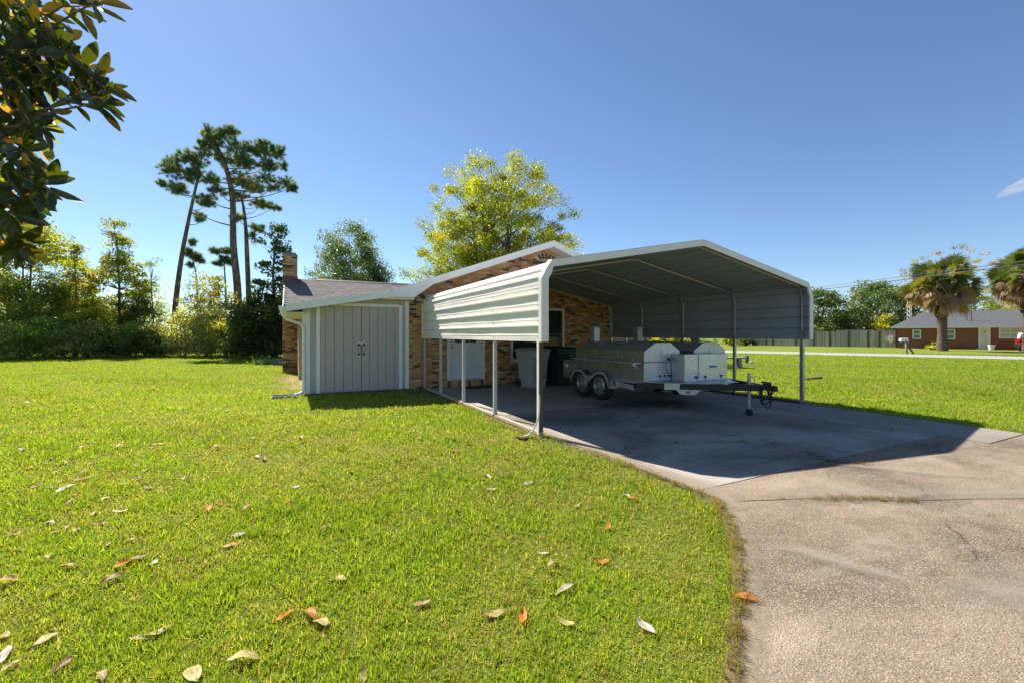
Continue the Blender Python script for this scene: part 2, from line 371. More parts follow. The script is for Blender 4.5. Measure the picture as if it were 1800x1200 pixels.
def strip(name, pts, wid, z, mat, parent=None, edges=(0, 0)):
    """a deposit on the ground along a line; fades out towards its sides"""
    P = [Vector((p[0], p[1])) for p in pts]; m = MB(); rows = []
    for i, p in enumerate(P):
        d = (P[min(i + 1, len(P) - 1)] - P[max(i - 1, 0)]).normalized(); nrm = Vector((-d.y, d.x))
        w_ = wid[i] if hasattr(wid, '__len__') else wid
        c = 0.0 if i in (0, len(P) - 1) else 1.0
        row = []
        for k, (o, cc) in enumerate(((-1, edges[0] * c), (-0.5, 0.55 * c + 0.3 * edges[0] * c), (0, c), (0.5, 0.55 * c + 0.3 * edges[1] * c), (1, edges[1] * c))):
            m.col = (cc, cc, cc); q = p + nrm * (w_ * o); m.add([(q.x, q.y, z)], []); row.append(len(m.v) - 1)
        rows.append(row)
    for a, b in zip(rows, rows[1:]):
        for k in range(4): m.f.append((a[k], a[k + 1], b[k + 1], b[k])); m.mi.append(0)
    o = m.build(name, mat, parent)
    if parent is None: tag(o, kind='structure')
    return o

# the driveway: a bed with slabs and real joints
drive = sheet('driveway', [(3.40, 11.9), (3.40, 2.6), (2.72, 1.97), (2.03, 1.46), (1.66, 1.21), (0.75, 0.55), (-1.5, -1.5), (-1.5, -6), (13, -6), (13, 0), (11.6, 1.2), (9.86, 2.4), (9.86, 11.9)], 0.004, M('dirt'))
def slab(pts, mat, top=0.022):
    m = MB(); m.prism([(p[0], p[1], 0.0) for p in pts], (0, 0, top)); return m.build('slab', M(mat), drive, bevel=0.004)
R4 = lambda x0, x1, y0, y1: [(x0, y0), (x1, y0), (x1, y1), (x0, y1)]
slab(R4(3.44, 5.79, 4.33, 7.29), 'aggregate_shade_lift')
slab(R4(3.44, 5.79, 2.93, 4.315), 'aggregate_shade_lift')
slab(R4(5.805, 8.49, 2.93, 7.29), 'aggregate_shade_lift', 0.024)
slab(R4(8.505, 9.80, 2.40, 11.92), 'slab_smooth', 0.026)
slab(R4(3.44, 5.79, 7.305, 11.92), 'slab_tan')
slab(R4(5.805, 8.49, 7.305, 11.92), 'slab_tan', 0.024)
crack = [(3.44, 2.62), (3.85, 2.46), (4.28, 2.30), (4.65, 2.06), (5.0, 1.86), (5.45, 1.68), (5.91, 1.46), (7.2, 0.95), (9.0, 0.2), (13, -1.0)]
ck = [(p[0], p[1] + 0.005 + 0.006 * rng.random()) for p in crack]; cl = [(p[0], p[1] - 0.004 - 0.006 * rng.random()) for p in crack]
slab(ck + [(11.6, 1.15), (10.1, 2.385), (8.49, 2.385), (8.48, 2.915), (3.45, 2.915)], 'aggregate')
slab([(-1.45, -5.9), (12.9, -5.9)] + cl[::-1] + [(3.08, 2.27), (2.75, 2.0), (2.38, 1.70), (2.06, 1.49), (1.71, 1.25), (0.8, 0.6), (-1.45, -1.5)], 'aggregate', 0.020)
strip('sand', [(3.36, 10.0), (3.40, 9.0), (3.44, 8.0), (3.45, 7.0), (3.42, 6.0), (3.5, 5.0), (3.52, 4.0), (3.6, 3.3), (3.62, 2.9), (3.45, 2.5), (3.3, 2.3)], [0.1, 0.16, 0.17, 0.17, 0.2, 0.2, 0.16, 0.2, 0.28, 0.26, 0.1], 0.030, M('sand_feather'), edges=(0.35, 0))
strip('sand', [(3.3, 2.45), (2.95, 2.08), (2.5, 1.72), (2.12, 1.45), (1.78, 1.22), (1.2, 0.8), (0.4, 0.2)], [0.08, 0.12, 0.11, 0.10, 0.09, 0.09, 0.09], 0.031, M('sand_feather'), edges=(0.2, 0))
strip('dirt', [(3.42, 4.4), (3.43, 3.4), (3.41, 2.68), (3.07, 2.30), (2.73, 1.99), (2.36, 1.70), (2.04, 1.49), (1.68, 1.24), (0.8, .6), (0.1, .0)], [0.02, 0.03, 0.035, 0.04, 0.04, 0.04, 0.04, 0.04, 0.04, 0.02], 0.0305, M('dirt_feather'), edges=(0.6, 0.3))
strip('dust', [(3.6, 2.62), (4.2, 2.4), (4.9, 2.05), (5.6, 1.75), (6.3, 1.42), (7.2, 1.1), (8.6, .5)], [0.2, 0.35, 0.3, 0.3, 0.35, 0.4, 0.3], 0.0325, M('dust_feather'))
strip('dust', [(5.2, 3.2), (5.7, 2.6), (6.1, 2.1), (6.6, 1.6)], [0.1, 0.16, 0.2, 0.1], 0.0335, M('dust_feather'))
strip('dust', [(2.9, 2.05), (3.1, 1.75), (3.25, 1.4), (3.28, 1.1)], [0.08, 0.16, 0.16, 0.08], 0.0345, M('dust_feather'))
strip('dust', [(3.55, 1.75), (3.7, 1.6), (3.78, 1.42)], [0.1, 0.16, 0.1], 0.0348, M('dust_feather'))
strip('dust', [(3.3, 1.35), (3.6, 1.0), (4.0, .7), (4.6, .4)], [0.15, 0.4, 0.55, 0.3], 0.0355, M('dust_feather'))
strip('dust', [(4.0, 3.9), (4.6, 3.7), (5.3, 3.3), (5.6, 3.1)], [0.15, 0.25, 0.2, 0.1], 0.0365, M('dust_feather'))
strip('dust', [(4.2, 5.4), (4.7, 5.0), (5.4, 4.8), (6.0, 5.1)], [0.15, 0.28, 0.25, 0.1], 0.0375, M('dust_feather'))
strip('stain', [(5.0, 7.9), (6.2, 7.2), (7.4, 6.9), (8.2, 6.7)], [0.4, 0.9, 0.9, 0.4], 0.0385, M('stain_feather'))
# bare earth and dry grass
strip('dirt', [(2.2, 11.55), (2.9, 11.35), (3.1, 10.7), (3.2, 9.9), (3.22, 9.0)], [0.2, 0.45, 0.42, 0.3, 0.1], 0.006, M('dirt_feather'), edges=(0.2, 0.4))
strip('dirt', [(3.15, 8.6), (3.2, 7.6), (3.2, 6.6), (3.18, 5.7), (3.3, 4.8), (3.38, 3.9)], [0.05, 0.12, 0.16, 0.22, 0.12, 0.05], 0.007, M('dirt_feather'))
strip('dry_grass', [(-0.1, 19.6), (-0.05, 17.5), (0.0, 15.5), (0.1, 13.6), (0.1, 12.4)], [0.3, 0.6, 0.7, 0.6, 0.2], 0.007, M('straw_feather'), edges=(0.1, 0.9))
strip('dry_grass', [(10.2, 10.5), (10.15, 8.5), (10.1, 6.5), (10.1, 5.0), (10.0, 3.5), (10.1, 2.6)], [0.2, 0.45, 0.4, 0.22, 0.12, 0.1], 0.008, M('straw_feather'), edges=(0.1, 0.1))

# street, track and walk
strip_pts = lambda a, b: (gp(*a), gp(*b))
a0, a1 = gp(1320, 621), gp(1800, 632); b0, b1 = gp(1320, 617), gp(1800, 627)
def ext(p, q, t): return p + (q - p) * t
sheet('street', [ext(a0, a1, -3), ext(a0, a1, 4.5), ext(b0, b1, 4.5), ext(b0, b1, -3)], 0.02, M('road'))
c0, c1, d0, d1 = gp(1270, 642), gp(1800, 650.5), gp(1270, 639), gp(1800, 645)
strip('gravel_track', [(c0 + d0) / 2 + (c0 - c1) * 0.3, (c0 + d0) / 2, (c0 + c1 + d0 + d1) / 4, (c1 + d1) / 2, (c1 + d1) / 2 + (c1 - c0) * 0.4], [1.2, 1.3, 1.0, 0.9, 0.9], 0.012, M('dirt_feather'), edges=(0.1, 0.1))
q0, q1 = gp(1590, 624.5), gp(1830, 621)
strip('gravel_track', [q0, (q0 + q1) / 2, q1, q1 + (q1 - q0)], [0.8, 1.6, 2.0, 2.0], 0.014, M('sand_feather'))
wk = sheet('walkway', [gp(440, 637), gp(468, 630), gp(520, 630), gp(520, 641), gp(480, 641)], 0.05, M('concrete_grey'))

# ------------------------------------------------------------------ brick pieces
BR = [((0.56, 0.235, 0.075), 5), ((0.49, 0.18, 0.055), 5), ((0.40, 0.14, 0.045), 3), ((0.60, 0.31, 0.115), 4), ((0.66, 0.45, 0.24), 3), ((0.035, 0.028, 0.026), 3), ((0.12, 0.06, 0.038), 1.5), ((0.55, 0.35, 0.18), 2)]
BRW = [c for c, k in BR for _ in range(int(k * 2))]
def brick_col():
    c = rng.choice(BRW); f = rng.uniform(0.8, 1.18); return tuple(min(1, x * f * rng.uniform(0.95, 1.05)) for x in c)
BL, BH, BJ, BD = 0.200, 0.0565, 0.0105, 0.045
def brick_rows(u0, u1, z0, z1, keep):
    out = []; k = 0; z = z0 + BJ
    while z + BH < z1 + 1e-6:
        u = u0 - (BL + BJ) * (0.5 if k % 2 else 0.0)
        while u < u1:
            a, b = max(u, u0), min(u + BL, u1)
            if b - a > 0.04:
                for (p, q) in cut(a, b, z, z + BH, keep):
                    if q - p > 0.035: out.append((p, q, z))
            u += BL + BJ
        z += BH + BJ; k += 1
    return out
def cut(a, b, z0, z1, holes):
    seg = [(a, b)]
    for h in holes:
        if callable(h): 
            seg = [(p, q) for p, q in seg if h(p, q, z1)]; continue
        hx0, hx1, hz0, hz1 = h
        if z1 <= hz0 or z0 >= hz1: continue
        new = []
        for p, q in seg:
            if q <= hx0 or p >= hx1: new.append((p, q)); continue
            if p < hx0: new.append((p, hx0 - 0.004))
            if q > hx1: new.append((hx1 + 0.004, q))
        seg = new
    return seg

# ------------------------------------------------------------------ the house
WY = 11.93                      # face of the front wall
house = thing('brick_house', 'low brick house with grey shed doors, front gable and chimney behind metal carport', 'house', (3.0, WY, 0))
APX, APZ, SL = 7.23, 4.36, 0.356           # rake at the overhang
rake_z = lambda x: APZ - SL * abs(x - APX)
wall_lim = lambda x: rake_z(x) - 0.146
wall = MB()
DOOR = (3.95, 5.11, 0.0, 2.36); WIN = (5.97, 7.91, 0.69, 2.33)
def wcol(x0, x1, z0, z1=None):      # upright piece of the wall core between two x
    t0, t1 = (z1, z1) if z1 is not None else (wall_lim(x0), wall_lim(x1))
    wall.prism([(x0, WY + 0.012, z0), (x1, WY + 0.012, z0), (x1, WY + 0.012, t1), (x0, WY + 0.012, t0)], (0, 0.18, 0))
wcol(2.86, DOOR[0], 0); wcol(DOOR[0], DOOR[1], DOOR[3]); wcol(DOOR[1], WIN[0], 0); wcol(WIN[0], WIN[1], 0, WIN[2]); wcol(WIN[0], APX, WIN[3]); wcol(APX, WIN[1], WIN[3]); wcol(WIN[1], 9.86, 0)
wall.box(9.64, 9.848, WY + 0.192, 24, 0, 2.95)
wall_o = wall.build('wall', M('mortar'), house)
VENT = (6.78, 7.68, 3.45, 3.98)
holes = [DOOR, WIN, VENT, lambda p, q, z: z < max(wall_lim(p), wall_lim(q)) + 0.02]
pieces = brick_rows(2.87, 9.85, 0.0, 4.3, holes)
camp = Vector((0, 0, CAM_H))
def vis_key(b):
    p, q, z = b; x = (p + q) / 2
    d = (Vector((x, WY, z)) - camp).length
    hidden = 0
    if 3.3 < x and z > 1.35 and z < 2.3 + 0.11 * (x - 3.3) and x < 5.7: hidden = 10
    if x > 5.9 and z < 0.8: hidden = 10
    return d + hidden
pieces.sort(key=vis_key)
BM = {}
def brick_mesh(L, v):
    key = (round(L, 2), v)
    if key not in BM:
        m = MB(); m.col = brick_col(); Lr = key[0]
        m.box(-Lr / 2, Lr / 2, 0, BD, 0, BH); me = m.mesh('brick', M('brick'))
        BM[key] = me
    return BM[key]
for (p, q, z) in pieces[:300]:
    o = link('brick', brick_mesh(q - p, rng.randrange(26)), wall_o, ((p + q) / 2 - 3.0, rng.uniform(-0.003, 0.002), z), (0, rng.uniform(-0.006, 0.006), rng.uniform(-0.008, 0.008)))
m = MB()
for (p, q, z) in pieces[300:]:
    m.col = brick_col(); dy = rng.uniform(-0.003, 0.002); m.box(p, q, WY + dy, WY + BD, z, z + BH)
tag(m.build('brickwork', M('brick'), house), kind='stuff')
# the right-hand return wall
m = MB()
for (p, q, z) in brick_rows(WY + 0.06, 24, 0, 2.9, []):
    m.col = brick_col(); m.box(9.82, 9.86 + rng.uniform(-.002, .003), p, q, z, z + BH)
tag(m.build('brickwork', M('brick'), house), kind='stuff')
# gable vent with an arched brick head
m = MB(); 
m.box(6.86, 7.60, WY + 0.004, WY + 0.03, 3.46, 3.80); vent = m.build('gable_vent', M('dark_inside'), house)
for i in range(5):
    z = 3.48 + i * 0.062; mm = MB(); mm.prism([(6.87, WY - 0.012, z), (6.87, WY + 0.02, z + 0.05), (6.87, WY + 0.026, z + 0.045), (6.87, WY - 0.006, z - 0.005)], (0.72, 0, 0)); mm.build('louvre', M('wood_grey'), vent)
for i in range(11):
    t = rad(180 * (i + 0.5) / 11); cx, cz = 7.23 + 0.37 * math.cos(t), 3.70 + 0.22 * math.sin(t)
    mm = MB(); mm.col = (0.04, 0.03, 0.028) if i in (3, 4, 5, 6, 7) else brick_col()
    d = Vector((math.cos(t), 0, math.sin(t) * 0.8)).normalized(); s_ = Vector((d.z, 0, -d.x))
    mm.obox((cx + d.x * 0.06, WY + 0.015, cz + d.z * 0.06), s_ * 0.032, (0, 0.025, 0), d * 0.085); mm.build('brick', M('brick'), vent)

# shed end: grooved siding, trims and a pair of plank doors
ZB = 0.06
m = MB(); m.prism([(0.33, WY + 0.02, 0), (2.86, WY + 0.02, 0), (2.86, WY + 0.02, 2.52), (2.2, WY + 0.02, 2.44), (0.33, WY + 0.02, 2.10)], (0, 0.08, 0)); m.box(0.33, 0.42, WY + 0.10, 16.2, 0.0, 2.10); m.build('shed_wall', M('siding'), house)
def boards(parent, xs, z0, z1f, y0, y1, name='board', mat='siding', gap=0.005):
    for a, b in zip(xs, xs[1:]):
        mm = MB(); mm.prism([(a + gap, y0, z0), (b - gap, y0, z0), (b - gap, y0, z1f(b)), (a + gap, y0, z1f(a))], (0, y1 - y0, 0)); mm.build(name, M(mat), parent, bevel=0.003)
shed_top = lambda x: 2.18 + 0.18 * (x + 0.11) - 0.17
sid = MB(); sid.box(0.40, 0.55, WY + 0.004, WY + 0.02, ZB, 2.15); sp = sid.build('siding_panel', M('siding'), house)
boards(house, [0.70, 1.02, 1.34, 1.66, 1.98, 2.30, 2.62, 2.75], 2.30, lambda x: max(2.36, shed_top(x) + 0.04), WY - 0.001, WY + 0.02, 'siding_board')
boards(house, [2.66, 2.75], ZB, lambda x: 2.30, WY - 0.001, WY + 0.02, 'siding_board')
for (x0, x1, z1, y) in ((0.31, 0.415, 2.17, -0.024), (0.55, 0.645, 2.225, -0.030), (2.585, 2.685, 2.285, -0.030), (2.752, 2.862, 2.40, -0.024)):
    mm = MB(); mm.box(x0, x1, WY + y, WY - 0.002 if y > -0.03 else WY - 0.0005, ZB - 0.02, z1); mm.build('corner_trim' if y > -0.03 else 'door_trim', M('white_paint'), house, bevel=0.004)
mm = MB(); mm.prism([(0.648, WY - 0.030, 2.222), (2.582, WY - 0.030, 2.222), (2.582, WY - 0.030, 2.30), (0.648, WY - 0.030, 2.30)], (0, 0.03, 0)); mm.build('door_trim', M('white_paint'), house, bevel=0.004)
mm = MB(); mm.box(0.30, 2.9, WY - 0.02, WY + 0.1, 0.0, ZB - 0.02); mm.build('sill_plate', M('wood_dark'), house)
mm = MB(); mm.box(0.235, 0.326, WY + 0.0, WY + 0.10, ZB - 0.02, 2.17); mm.build('corner_trim', M('white_paint'), house, bevel=0.004)
for xs in ([0.65, 0.76, 0.97, 1.19, 1.40, 1.615], [1.625, 1.82, 2.04, 2.25, 2.46, 2.58]):
    mm = MB(); mm.box(xs[0] + 0.006, xs[-1] - 0.004, WY - 0.006, WY + 0.012, ZB + 0.02, 2.205); d = mm.build('shed_door', M('dark_inside'), house)
    for a, b in zip(xs, xs[1:]):
        mm = MB(); mm.box(a + 0.0055, b - 0.0025, WY - 0.020, WY - 0.0065, ZB + 0.015, 2.21); mm.build('board', M('siding'), d, bevel=0.002)
    hx = 1.565 if xs[0] < 1 else 1.675
    h = MB(); h.tube([(hx, WY - 0.021, 1.05), (hx, WY - 0.06, 1.07), (hx, WY - 0.06, 1.17), (hx, WY - 0.021, 1.19)], 0.011, 6); h.box(hx - 0.022, hx + 0.022, WY - 0.026, WY - 0.0205, 1.03, 1.21); h.build('handle', M('rim_metal'), d, smooth=True); h = MB(); h.box(hx - 0.032, hx + 0.032, WY - 0.0235, WY - 0.0205, 0.98, 1.26); h.build('back_plate', M('black_steel'), d)
    h = MB()
    for z in (0.4, 1.12, 1.9):
        x = xs[0] + 0.03 if xs[0] < 1 else xs[-1] - 0.03
        h.box(x - 0.035, x + 0.035, WY - 0.0235, WY - 0.0205, z - 0.035, z + 0.035)
    h.build('hinge', M('siding'), d)
h = MB(); h.box(1.53, 1.71, WY - 0.028, WY - 0.021, 1.27, 1.31); h.box(1.60, 1.65, WY - 0.045, WY - 0.028, 1.235, 1.275); h.build('hasp', M('rim_metal'), house, bevel=0.003)

# roof planes
roof = MB()
YF, YB = 11.50, 24.0
th = 0.035
def slope(x0, z0, x1, z1, y0, y1, t=th):
    roof.prism([(x0, y0, z0), (x1, y0, z1), (x1, y0, z1 + t), (x0, y0, z0 + t)], (0, y1 - y0, 0))
slope(2.30, rake_z(2.30), APX, APZ, YF - 0.03, YB); slope(APX, APZ, 10.32, rake_z(10.32), YF - 0.03, YB)
roof_o = roof.build('roof', M('far_shingle'), house)
roof = MB(); slope(-0.16, 2.165, 2.298, rake_z(2.30) - 0.004, YF - 0.03, 16.4); roof.build('shed_roof', M('far_shingle'), house)
# rear wing: slope facing the front, built shingle by shingle
RX0, RX1, RYE, RZE, RYR, RZR = -0.24, 5.7, 15.7, 2.21, 20.25, 3.79
rs = MB(); rs.prism([(RX0, RYE, RZE), (RX0, RYR, RZR), (RX0, RYR + 4.5, RZE), (RX0, RYR + 4.5, RZE - 0.05), (RX0, RYR, RZR - 0.05), (RX0, RYE, RZE - 0.05)], (RX1 - RX0, 0, 0))
wing = rs.build('wing_roof', M('far_shingle'), house)
dv = Vector((0, RYR - RYE, RZR - RZE)); SLn = dv.length; dv.normalize(); ang = math.atan2(dv.z, dv.y)
SH = {}
SHC = [(0.27, 0.235, 0.225), (0.235, 0.20, 0.195), (0.30, 0.265, 0.25), (0.21, 0.18, 0.18), (0.25, 0.225, 0.215)]
def sh_mesh(k):
    if k not in SH:
        mm = MB(); c = SHC[k % len(SHC)]; f = rng.uniform(0.85, 1.12); mm.col = tuple(x * f for x in c)
        wdt = 0.30 + 0.03 * (k % 3 - 1)
        mm.add([(0, 0, 0.004), (wdt, 0, 0.004), (wdt, 0.19, 0.002), (0, 0.19, 0.002), (0, 0, 0.020), (wdt, 0, 0.020), (wdt, 0.19, 0.006), (0, 0.19, 0.006)],
               [(0, 3, 2, 1), (4, 5, 6, 7), (0, 1, 5, 4), (1, 2, 6, 5), (2, 3, 7, 6), (3, 0, 4, 7)])
        SH[k] = (mm, wdt)
    return SH[k]
tiles = []
row = 0; s_ = 0.0
while s_ < SLn - 0.1:
    x = RX0 - 0.02 - (0.16 if row % 2 else 0) + rng.uniform(-.04, .04)
    while x < RX1:
        k = rng.randrange(15); wdt = sh_mesh(k)[1]
        if x > RX0 - 0.05 and x + wdt < RX1: tiles.append((x, s_, k))
        x += wdt + 0.006
    row += 1; s_ += 0.142
tiles.sort(key=lambda t: (0 if (t[1] > 1.9 and t[0] < 4.0) else 1, Vector((t[0], RYE + dv.y * t[1])).length))
SHM = {k: SH[k][0].mesh('shingle', M('shingle')) for k in SH}
for (x, s, k) in tiles[:300]:
    p = Vector((x, RYE, RZE)) + dv * s - world_off(house)
    link('shingle', SHM[k], wing, (p.x, p.y, p.z + rng.uniform(0, .002)), (ang, 0, 0))
mm = MB()
for (x, s, k) in tiles[300:]:
    base = SH[k][0]; mm.col = base.col; vs = []
    for vx in base.v:
        p = Vector((x + vx[0], RYE, RZE)) + dv * (s + vx[1]) + Vector((0, -dv.z, dv.y)) * vx[2]; vs.append(p)
    mm.add(vs, base.f)
tag(mm.build('shingle_field', M('shingle'), house), kind='stuff')
mm = MB(); mm.prism([(0.95, RYR - 0.16, RZR - 0.02), (0.95, RYR, RZR + 0.055), (0.95, RYR + 0.16, RZR - 0.02), (0.95, RYR, RZR - 0.0)], (4.7, 0, 0)); mm.build('ridge_vent', M('flashing'), house)
mm = MB(); mm.prism([(RX0 - 0.02, RYE - .05, RZE - 0.14), (RX0 - 0.02, RYE - .05, RZE + 0.0), (RX0 - 0.02, RYR, RZR + 0.0), (RX0 - 0.02, RYR, RZR - 0.14)], (0.022, 0, 0)); mm.build('rake_board', M('white_paint'), house)
# wing side wall and chimney
mm = MB()
mm.prism([(0.232, 16.2, 0), (0.232, 24, 0), (0.232, 24, 2.3), (0.232, RYR, RZR - 0.1), (0.232, 16.2, 2.35)], (0.15, 0, 0)); mm.build('wing_wall', M('mortar'), house)
mm = MB()
for (p, q, z) in brick_rows(16.25, 19.28, 0, 2.3, []):
    mm.col = brick_col(); mm.box(0.222, 0.26, p, q, z, z + BH)
tag(mm.build('brickwork', M('brick'), house), kind='stuff')
CX0, CX1, CY0, CY1, CZ = -0.31, 0.215, 19.30, 20.5, 4.60
mm = MB(); mm.box(CX0 + 0.012, CX1 - 0.012, CY0 + 0.012, CY1 - 0.012, 0, CZ); chim = mm.build('chimney', M('mortar'), house)
mm = MB(); chb = []
for (p, q, z) in brick_rows(CX0, CX1, 0, CZ, []): chb.append((p, q, z))
chb.sort(key=lambda b: 0 if (b[2] > 3.7 or b[2] < 2.1) else 1)
for (p, q, z) in chb[:260]:
    link('brick', brick_mesh(q - p, 40 + rng.randrange(20)), chim, ((p + q) / 2 - 3.0, CY0 - WY + rng.uniform(-.003, .002), z))
for (p, q, z) in brick_rows(CY0 + 0.06, CY1, 0, CZ, []):
    mm.col = brick_col(); mm.box(CX0, CX0 + .04, p, q, z, z + BH); mm.box(CX1 - .04, CX1, p, q, z, z + BH)
tag(mm.build('brickwork', M('brick'), house), kind='stuff')
mm = MB(); mm.box(CX0 - 0.01, CX1 + 0.01, CY0 - 0.01, CY1 + 0.01, CZ, CZ + 0.05); mm.box(CX0 + 0.05, CX1 - 0.05, CY0 + 0.05, CY1 - 0.05, CZ + 0.05, CZ + 0.13); mm.build('chimney_cap', M('wood_grey'), house, bevel=0.006)
mm = MB(); mm.box(CX0 + 0.02, CX1 + 0.02, CY0 - 0.014, CY0 - 0.002, 3.44, 3.77); mm.box(CX1 + 0.002, CX1 + 0.014, CY0 - 0.002, CY1, 3.44, 3.77); mm.build('flashing', M('flashing'), house)

# rakes, soffits, fascia
def rake_band(xa, xb, top, h, y0, y1, zf):
    mm = MB(); mm.prism([(xa, y0, zf(xa) + top), (xb, y0, zf(xb) + top), (xb, y0, zf(xb) + top - h), (xa, y0, zf(xa) + top - h)], (0, y1 - y0, 0)); return mm
rake_band(2.30, APX, 0.0, 0.155, YF - 0.022, YF, rake_z).build('rake_board', M('white_paint'), house)
rake_band(APX, 10.32, 0.0, 0.155, YF - 0.022, YF, rake_z).build('rake_board', M('white_paint'), house)
rake_band(2.32, APX, 0.035, 0.05, YF - 0.036, YF - 0.023, rake_z).build('drip_edge', M('white_paint'), house)
rake_band(APX, 10.32, 0.035, 0.05, YF - 0.036, YF - 0.023, rake_z).build('drip_edge', M('white_paint'), house)
rake_band(2.95, APX, -0.125, 0.02, YF + 0.002, WY - 0.001, rake_z).build('soffit', M('white_paint'), house)
rake_band(APX, 10.30, -0.125, 0.02, YF + 0.002, WY - 0.001, rake_z).build('soffit', M('white_paint'), house)
shed_z = lambda x: 2.165 + (rake_z(2.30) - 2.165) * (x + 0.16) / 2.46
rake_band(-0.12, 2.298, 0.0, 0.135, YF - 0.022, YF, shed_z).build('rake_board', M('white_paint'), house)
rake_band(-0.12, 2.298, 0.035, 0.05, YF - 0.036, YF - 0.023, shed_z).build('drip_edge', M('white_paint'), house)
rake_band(-0.11, 2.12, -0.115, 0.018, YF + 0.002, WY + 0.018, shed_z).build('soffit', M('cream_paint'), house)
mm = MB(); mm.prism([(2.10, YF - 0.028, 2.585), (2.10, YF - 0.028, 2.47), (2.90, YF - 0.028, 2.47), (3.42, YF - 0.028, rake_z(3.42) - 0.15), (3.42, YF - 0.028, rake_z(3.42) - 0.02), (2.3, YF - 0.028, rake_z(2.3) - 0.02)], (0, WY - YF + 0.026, 0)); mm.build('eave_return', M('white_paint'), house)
mm = MB(); mm.box(2.10, 2.93, YF + 0.10, WY - 0.025, 2.42, 2.469); mm.build('frieze_board', M('white_paint'), house)
mm = MB(); mm.box(10.30, 10.34, YF - 0.02, YB, rake_z(10.32) - 0.14, rake_z(10.32) + 0.02); mm.build('fascia', M('white_paint'), house)
mm = MB(); mm.box(9.84, 10.30, YF, YB, rake_z(10.32) - 0.14, rake_z(10.32) - 0.12); mm.build('soffit', M('white_paint'), house)
# eave along the left side: fascia, soffit, gutter, downspout
mm = MB(); mm.box(-0.14, -0.115, YF, 16.4, 2.03, 2.17); mm.build('fascia', M('white_paint'), house)
mm = MB(); mm.box(-0.112, 0.33, YF + 0.02, 16.3, 2.015, 2.03); mm.build('soffit', M('cream_paint'), house)
mm = MB(); P = [(-0.142, 2.165), (-0.142, 2.05), (-0.225, 2.05), (-0.265, 2.11), (-0.27, 2.165), (-0.262, 2.165), (-0.256, 2.112), (-0.22, 2.058), (-0.15, 2.058), (-0.15, 2.165)]
mm.prism([(x, YF - 0.03, z) for x, z in P], (0, 4.9, 0)); mm.prism([(x, YF - 0.034, z) for x, z in P[:5]], (0, 0.004, 0)); mm.build('gutter', M('white_paint'), house)
def rtube(pts, w_, d_, name, mat, parent, smooth=True):
    mm = MB(); mm.tube(pts, w_, 10); return mm.build(name, M(mat), parent, smooth=smooth)
def bez(pts, n=8):
    out = []
    P = [Vector(p) for p in pts]
    for i in range(len(P) - 1):
        p0, p1, p2, p3 = P[max(i - 1, 0)], P[i], P[i + 1], P[min(i + 2, len(P) - 1)]
        for k in range(n):
            t = k / n
            out.append(0.5 * ((2 * p1) + (p2 - p0) * t + (2 * p0 - 5 * p1 + 4 * p2 - p3) * t * t + (3 * p1 - p0 - 3 * p2 + p3) * t ** 3))
    out.append(P[-1]); return out
rtube(bez([(-0.2, YF + 0.03, 2.06), (-0.19, YF + 0.035, 1.98), (-0.10, YF + 0.10, 1.87), (0.08, YF + 0.22, 1.80), (0.22, YF + 0.34, 1.74), (0.265, YF + 0.375, 1.62), (0.27, YF + 0.38, 1.3), (0.27, YF + 0.38, 0.5), (0.27, YF + 0.37, 0.2), (0.22, YF + 0.33, 0.09), (0.08, YF + 0.25, 0.06)], 6), 0.036, 0, 'downspout', 'white_paint', house)
sb = MB(); sb.prism([(0.12, 11.55, 0.0), (0.12, 11.85, 0.0), (-0.42, 11.95, 0.0), (-0.42, 11.60, 0.0)], (0, 0, 0.035)); sb.box(-0.4, 0.1, 11.90, 11.93, 0.03, 0.07); sb.box(-0.4, 0.1, 11.57, 11.60, 0.03, 0.07)
tag(sb.build('splash_block', M('concrete_grey'), None, bevel=0.006), 'grey concrete splash block under the downspout at the shed corner', 'splash block')

# entry door
m = MB(); x0, x1 = 3.95, 5.11
m.box(x0, x0 + 0.09, WY - 0.02, WY + 0.13, 0.20, 2.36); m.box(x1 - 0.09, x1, WY - 0.02, WY + 0.13, 0.20, 2.36); m.box(x0 + 0.091, x1 - 0.091, WY - 0.02, WY + 0.13, 2.27, 2.36)
m.build('door_frame', M('white_paint'), house, bevel=0.004)
m = MB(); dx0, dx1, dz0, dz1 = x0 + 0.095, x1 - 0.095, 0.225, 2.262
lw = 0.15; gx0, gx1, gz0, gz1 = dx0 + lw, dx1 - lw, 1.27, 2.10
m.box(dx0, gx0, WY + 0.05, WY + 0.095, dz0, dz1); m.box(gx1, dx1, WY + 0.05, WY + 0.095, dz0, dz1); m.box(gx0, gx1, WY + 0.05, WY + 0.095, gz1, dz1); m.box(gx0, gx1, WY + 0.05, WY + 0.095, dz0, gz0)
door = m.build('entry_door', M('door_paint'), house)
xm = (gx0 + gx1) / 2
for (a, b, c, d_) in ((gx0 + 0.02, xm - 0.05, 0.38, 1.12), (xm + 0.05, gx1 - 0.02, 0.38, 1.12)):
    mm = MB()
    for (p, q, r_, t_) in ((a, b, c, c + .035), (a, b, d_ - .035, d_), (a, a + .035, c + .036, d_ - .036), (b - .035, b, c + .036, d_ - .036)): mm.box(p, q, WY + 0.040, WY + 0.0495, r_, t_)
    mm.box(a + 0.075, b - 0.075, WY + 0.042, WY + 0.0495, c + 0.075, d_ - 0.075); mm.build('panel', M('door_paint'), door, bevel=0.003)
mm = MB(); mm.box(gx0 + .001, gx1 - .001, WY + 0.068, WY + 0.074, gz0 + .001, gz1 - .001); mm.build('pane', M('glass'), door)
for k in range(1, 3):
    x = gx0 + (gx1 - gx0) * k / 3; mm = MB(); mm.box(x - .01, x + .01, WY + 0.056, WY + 0.067, gz0 + .001, gz1 - .001); mm.build('glazing_bar', M('door_paint'), door)
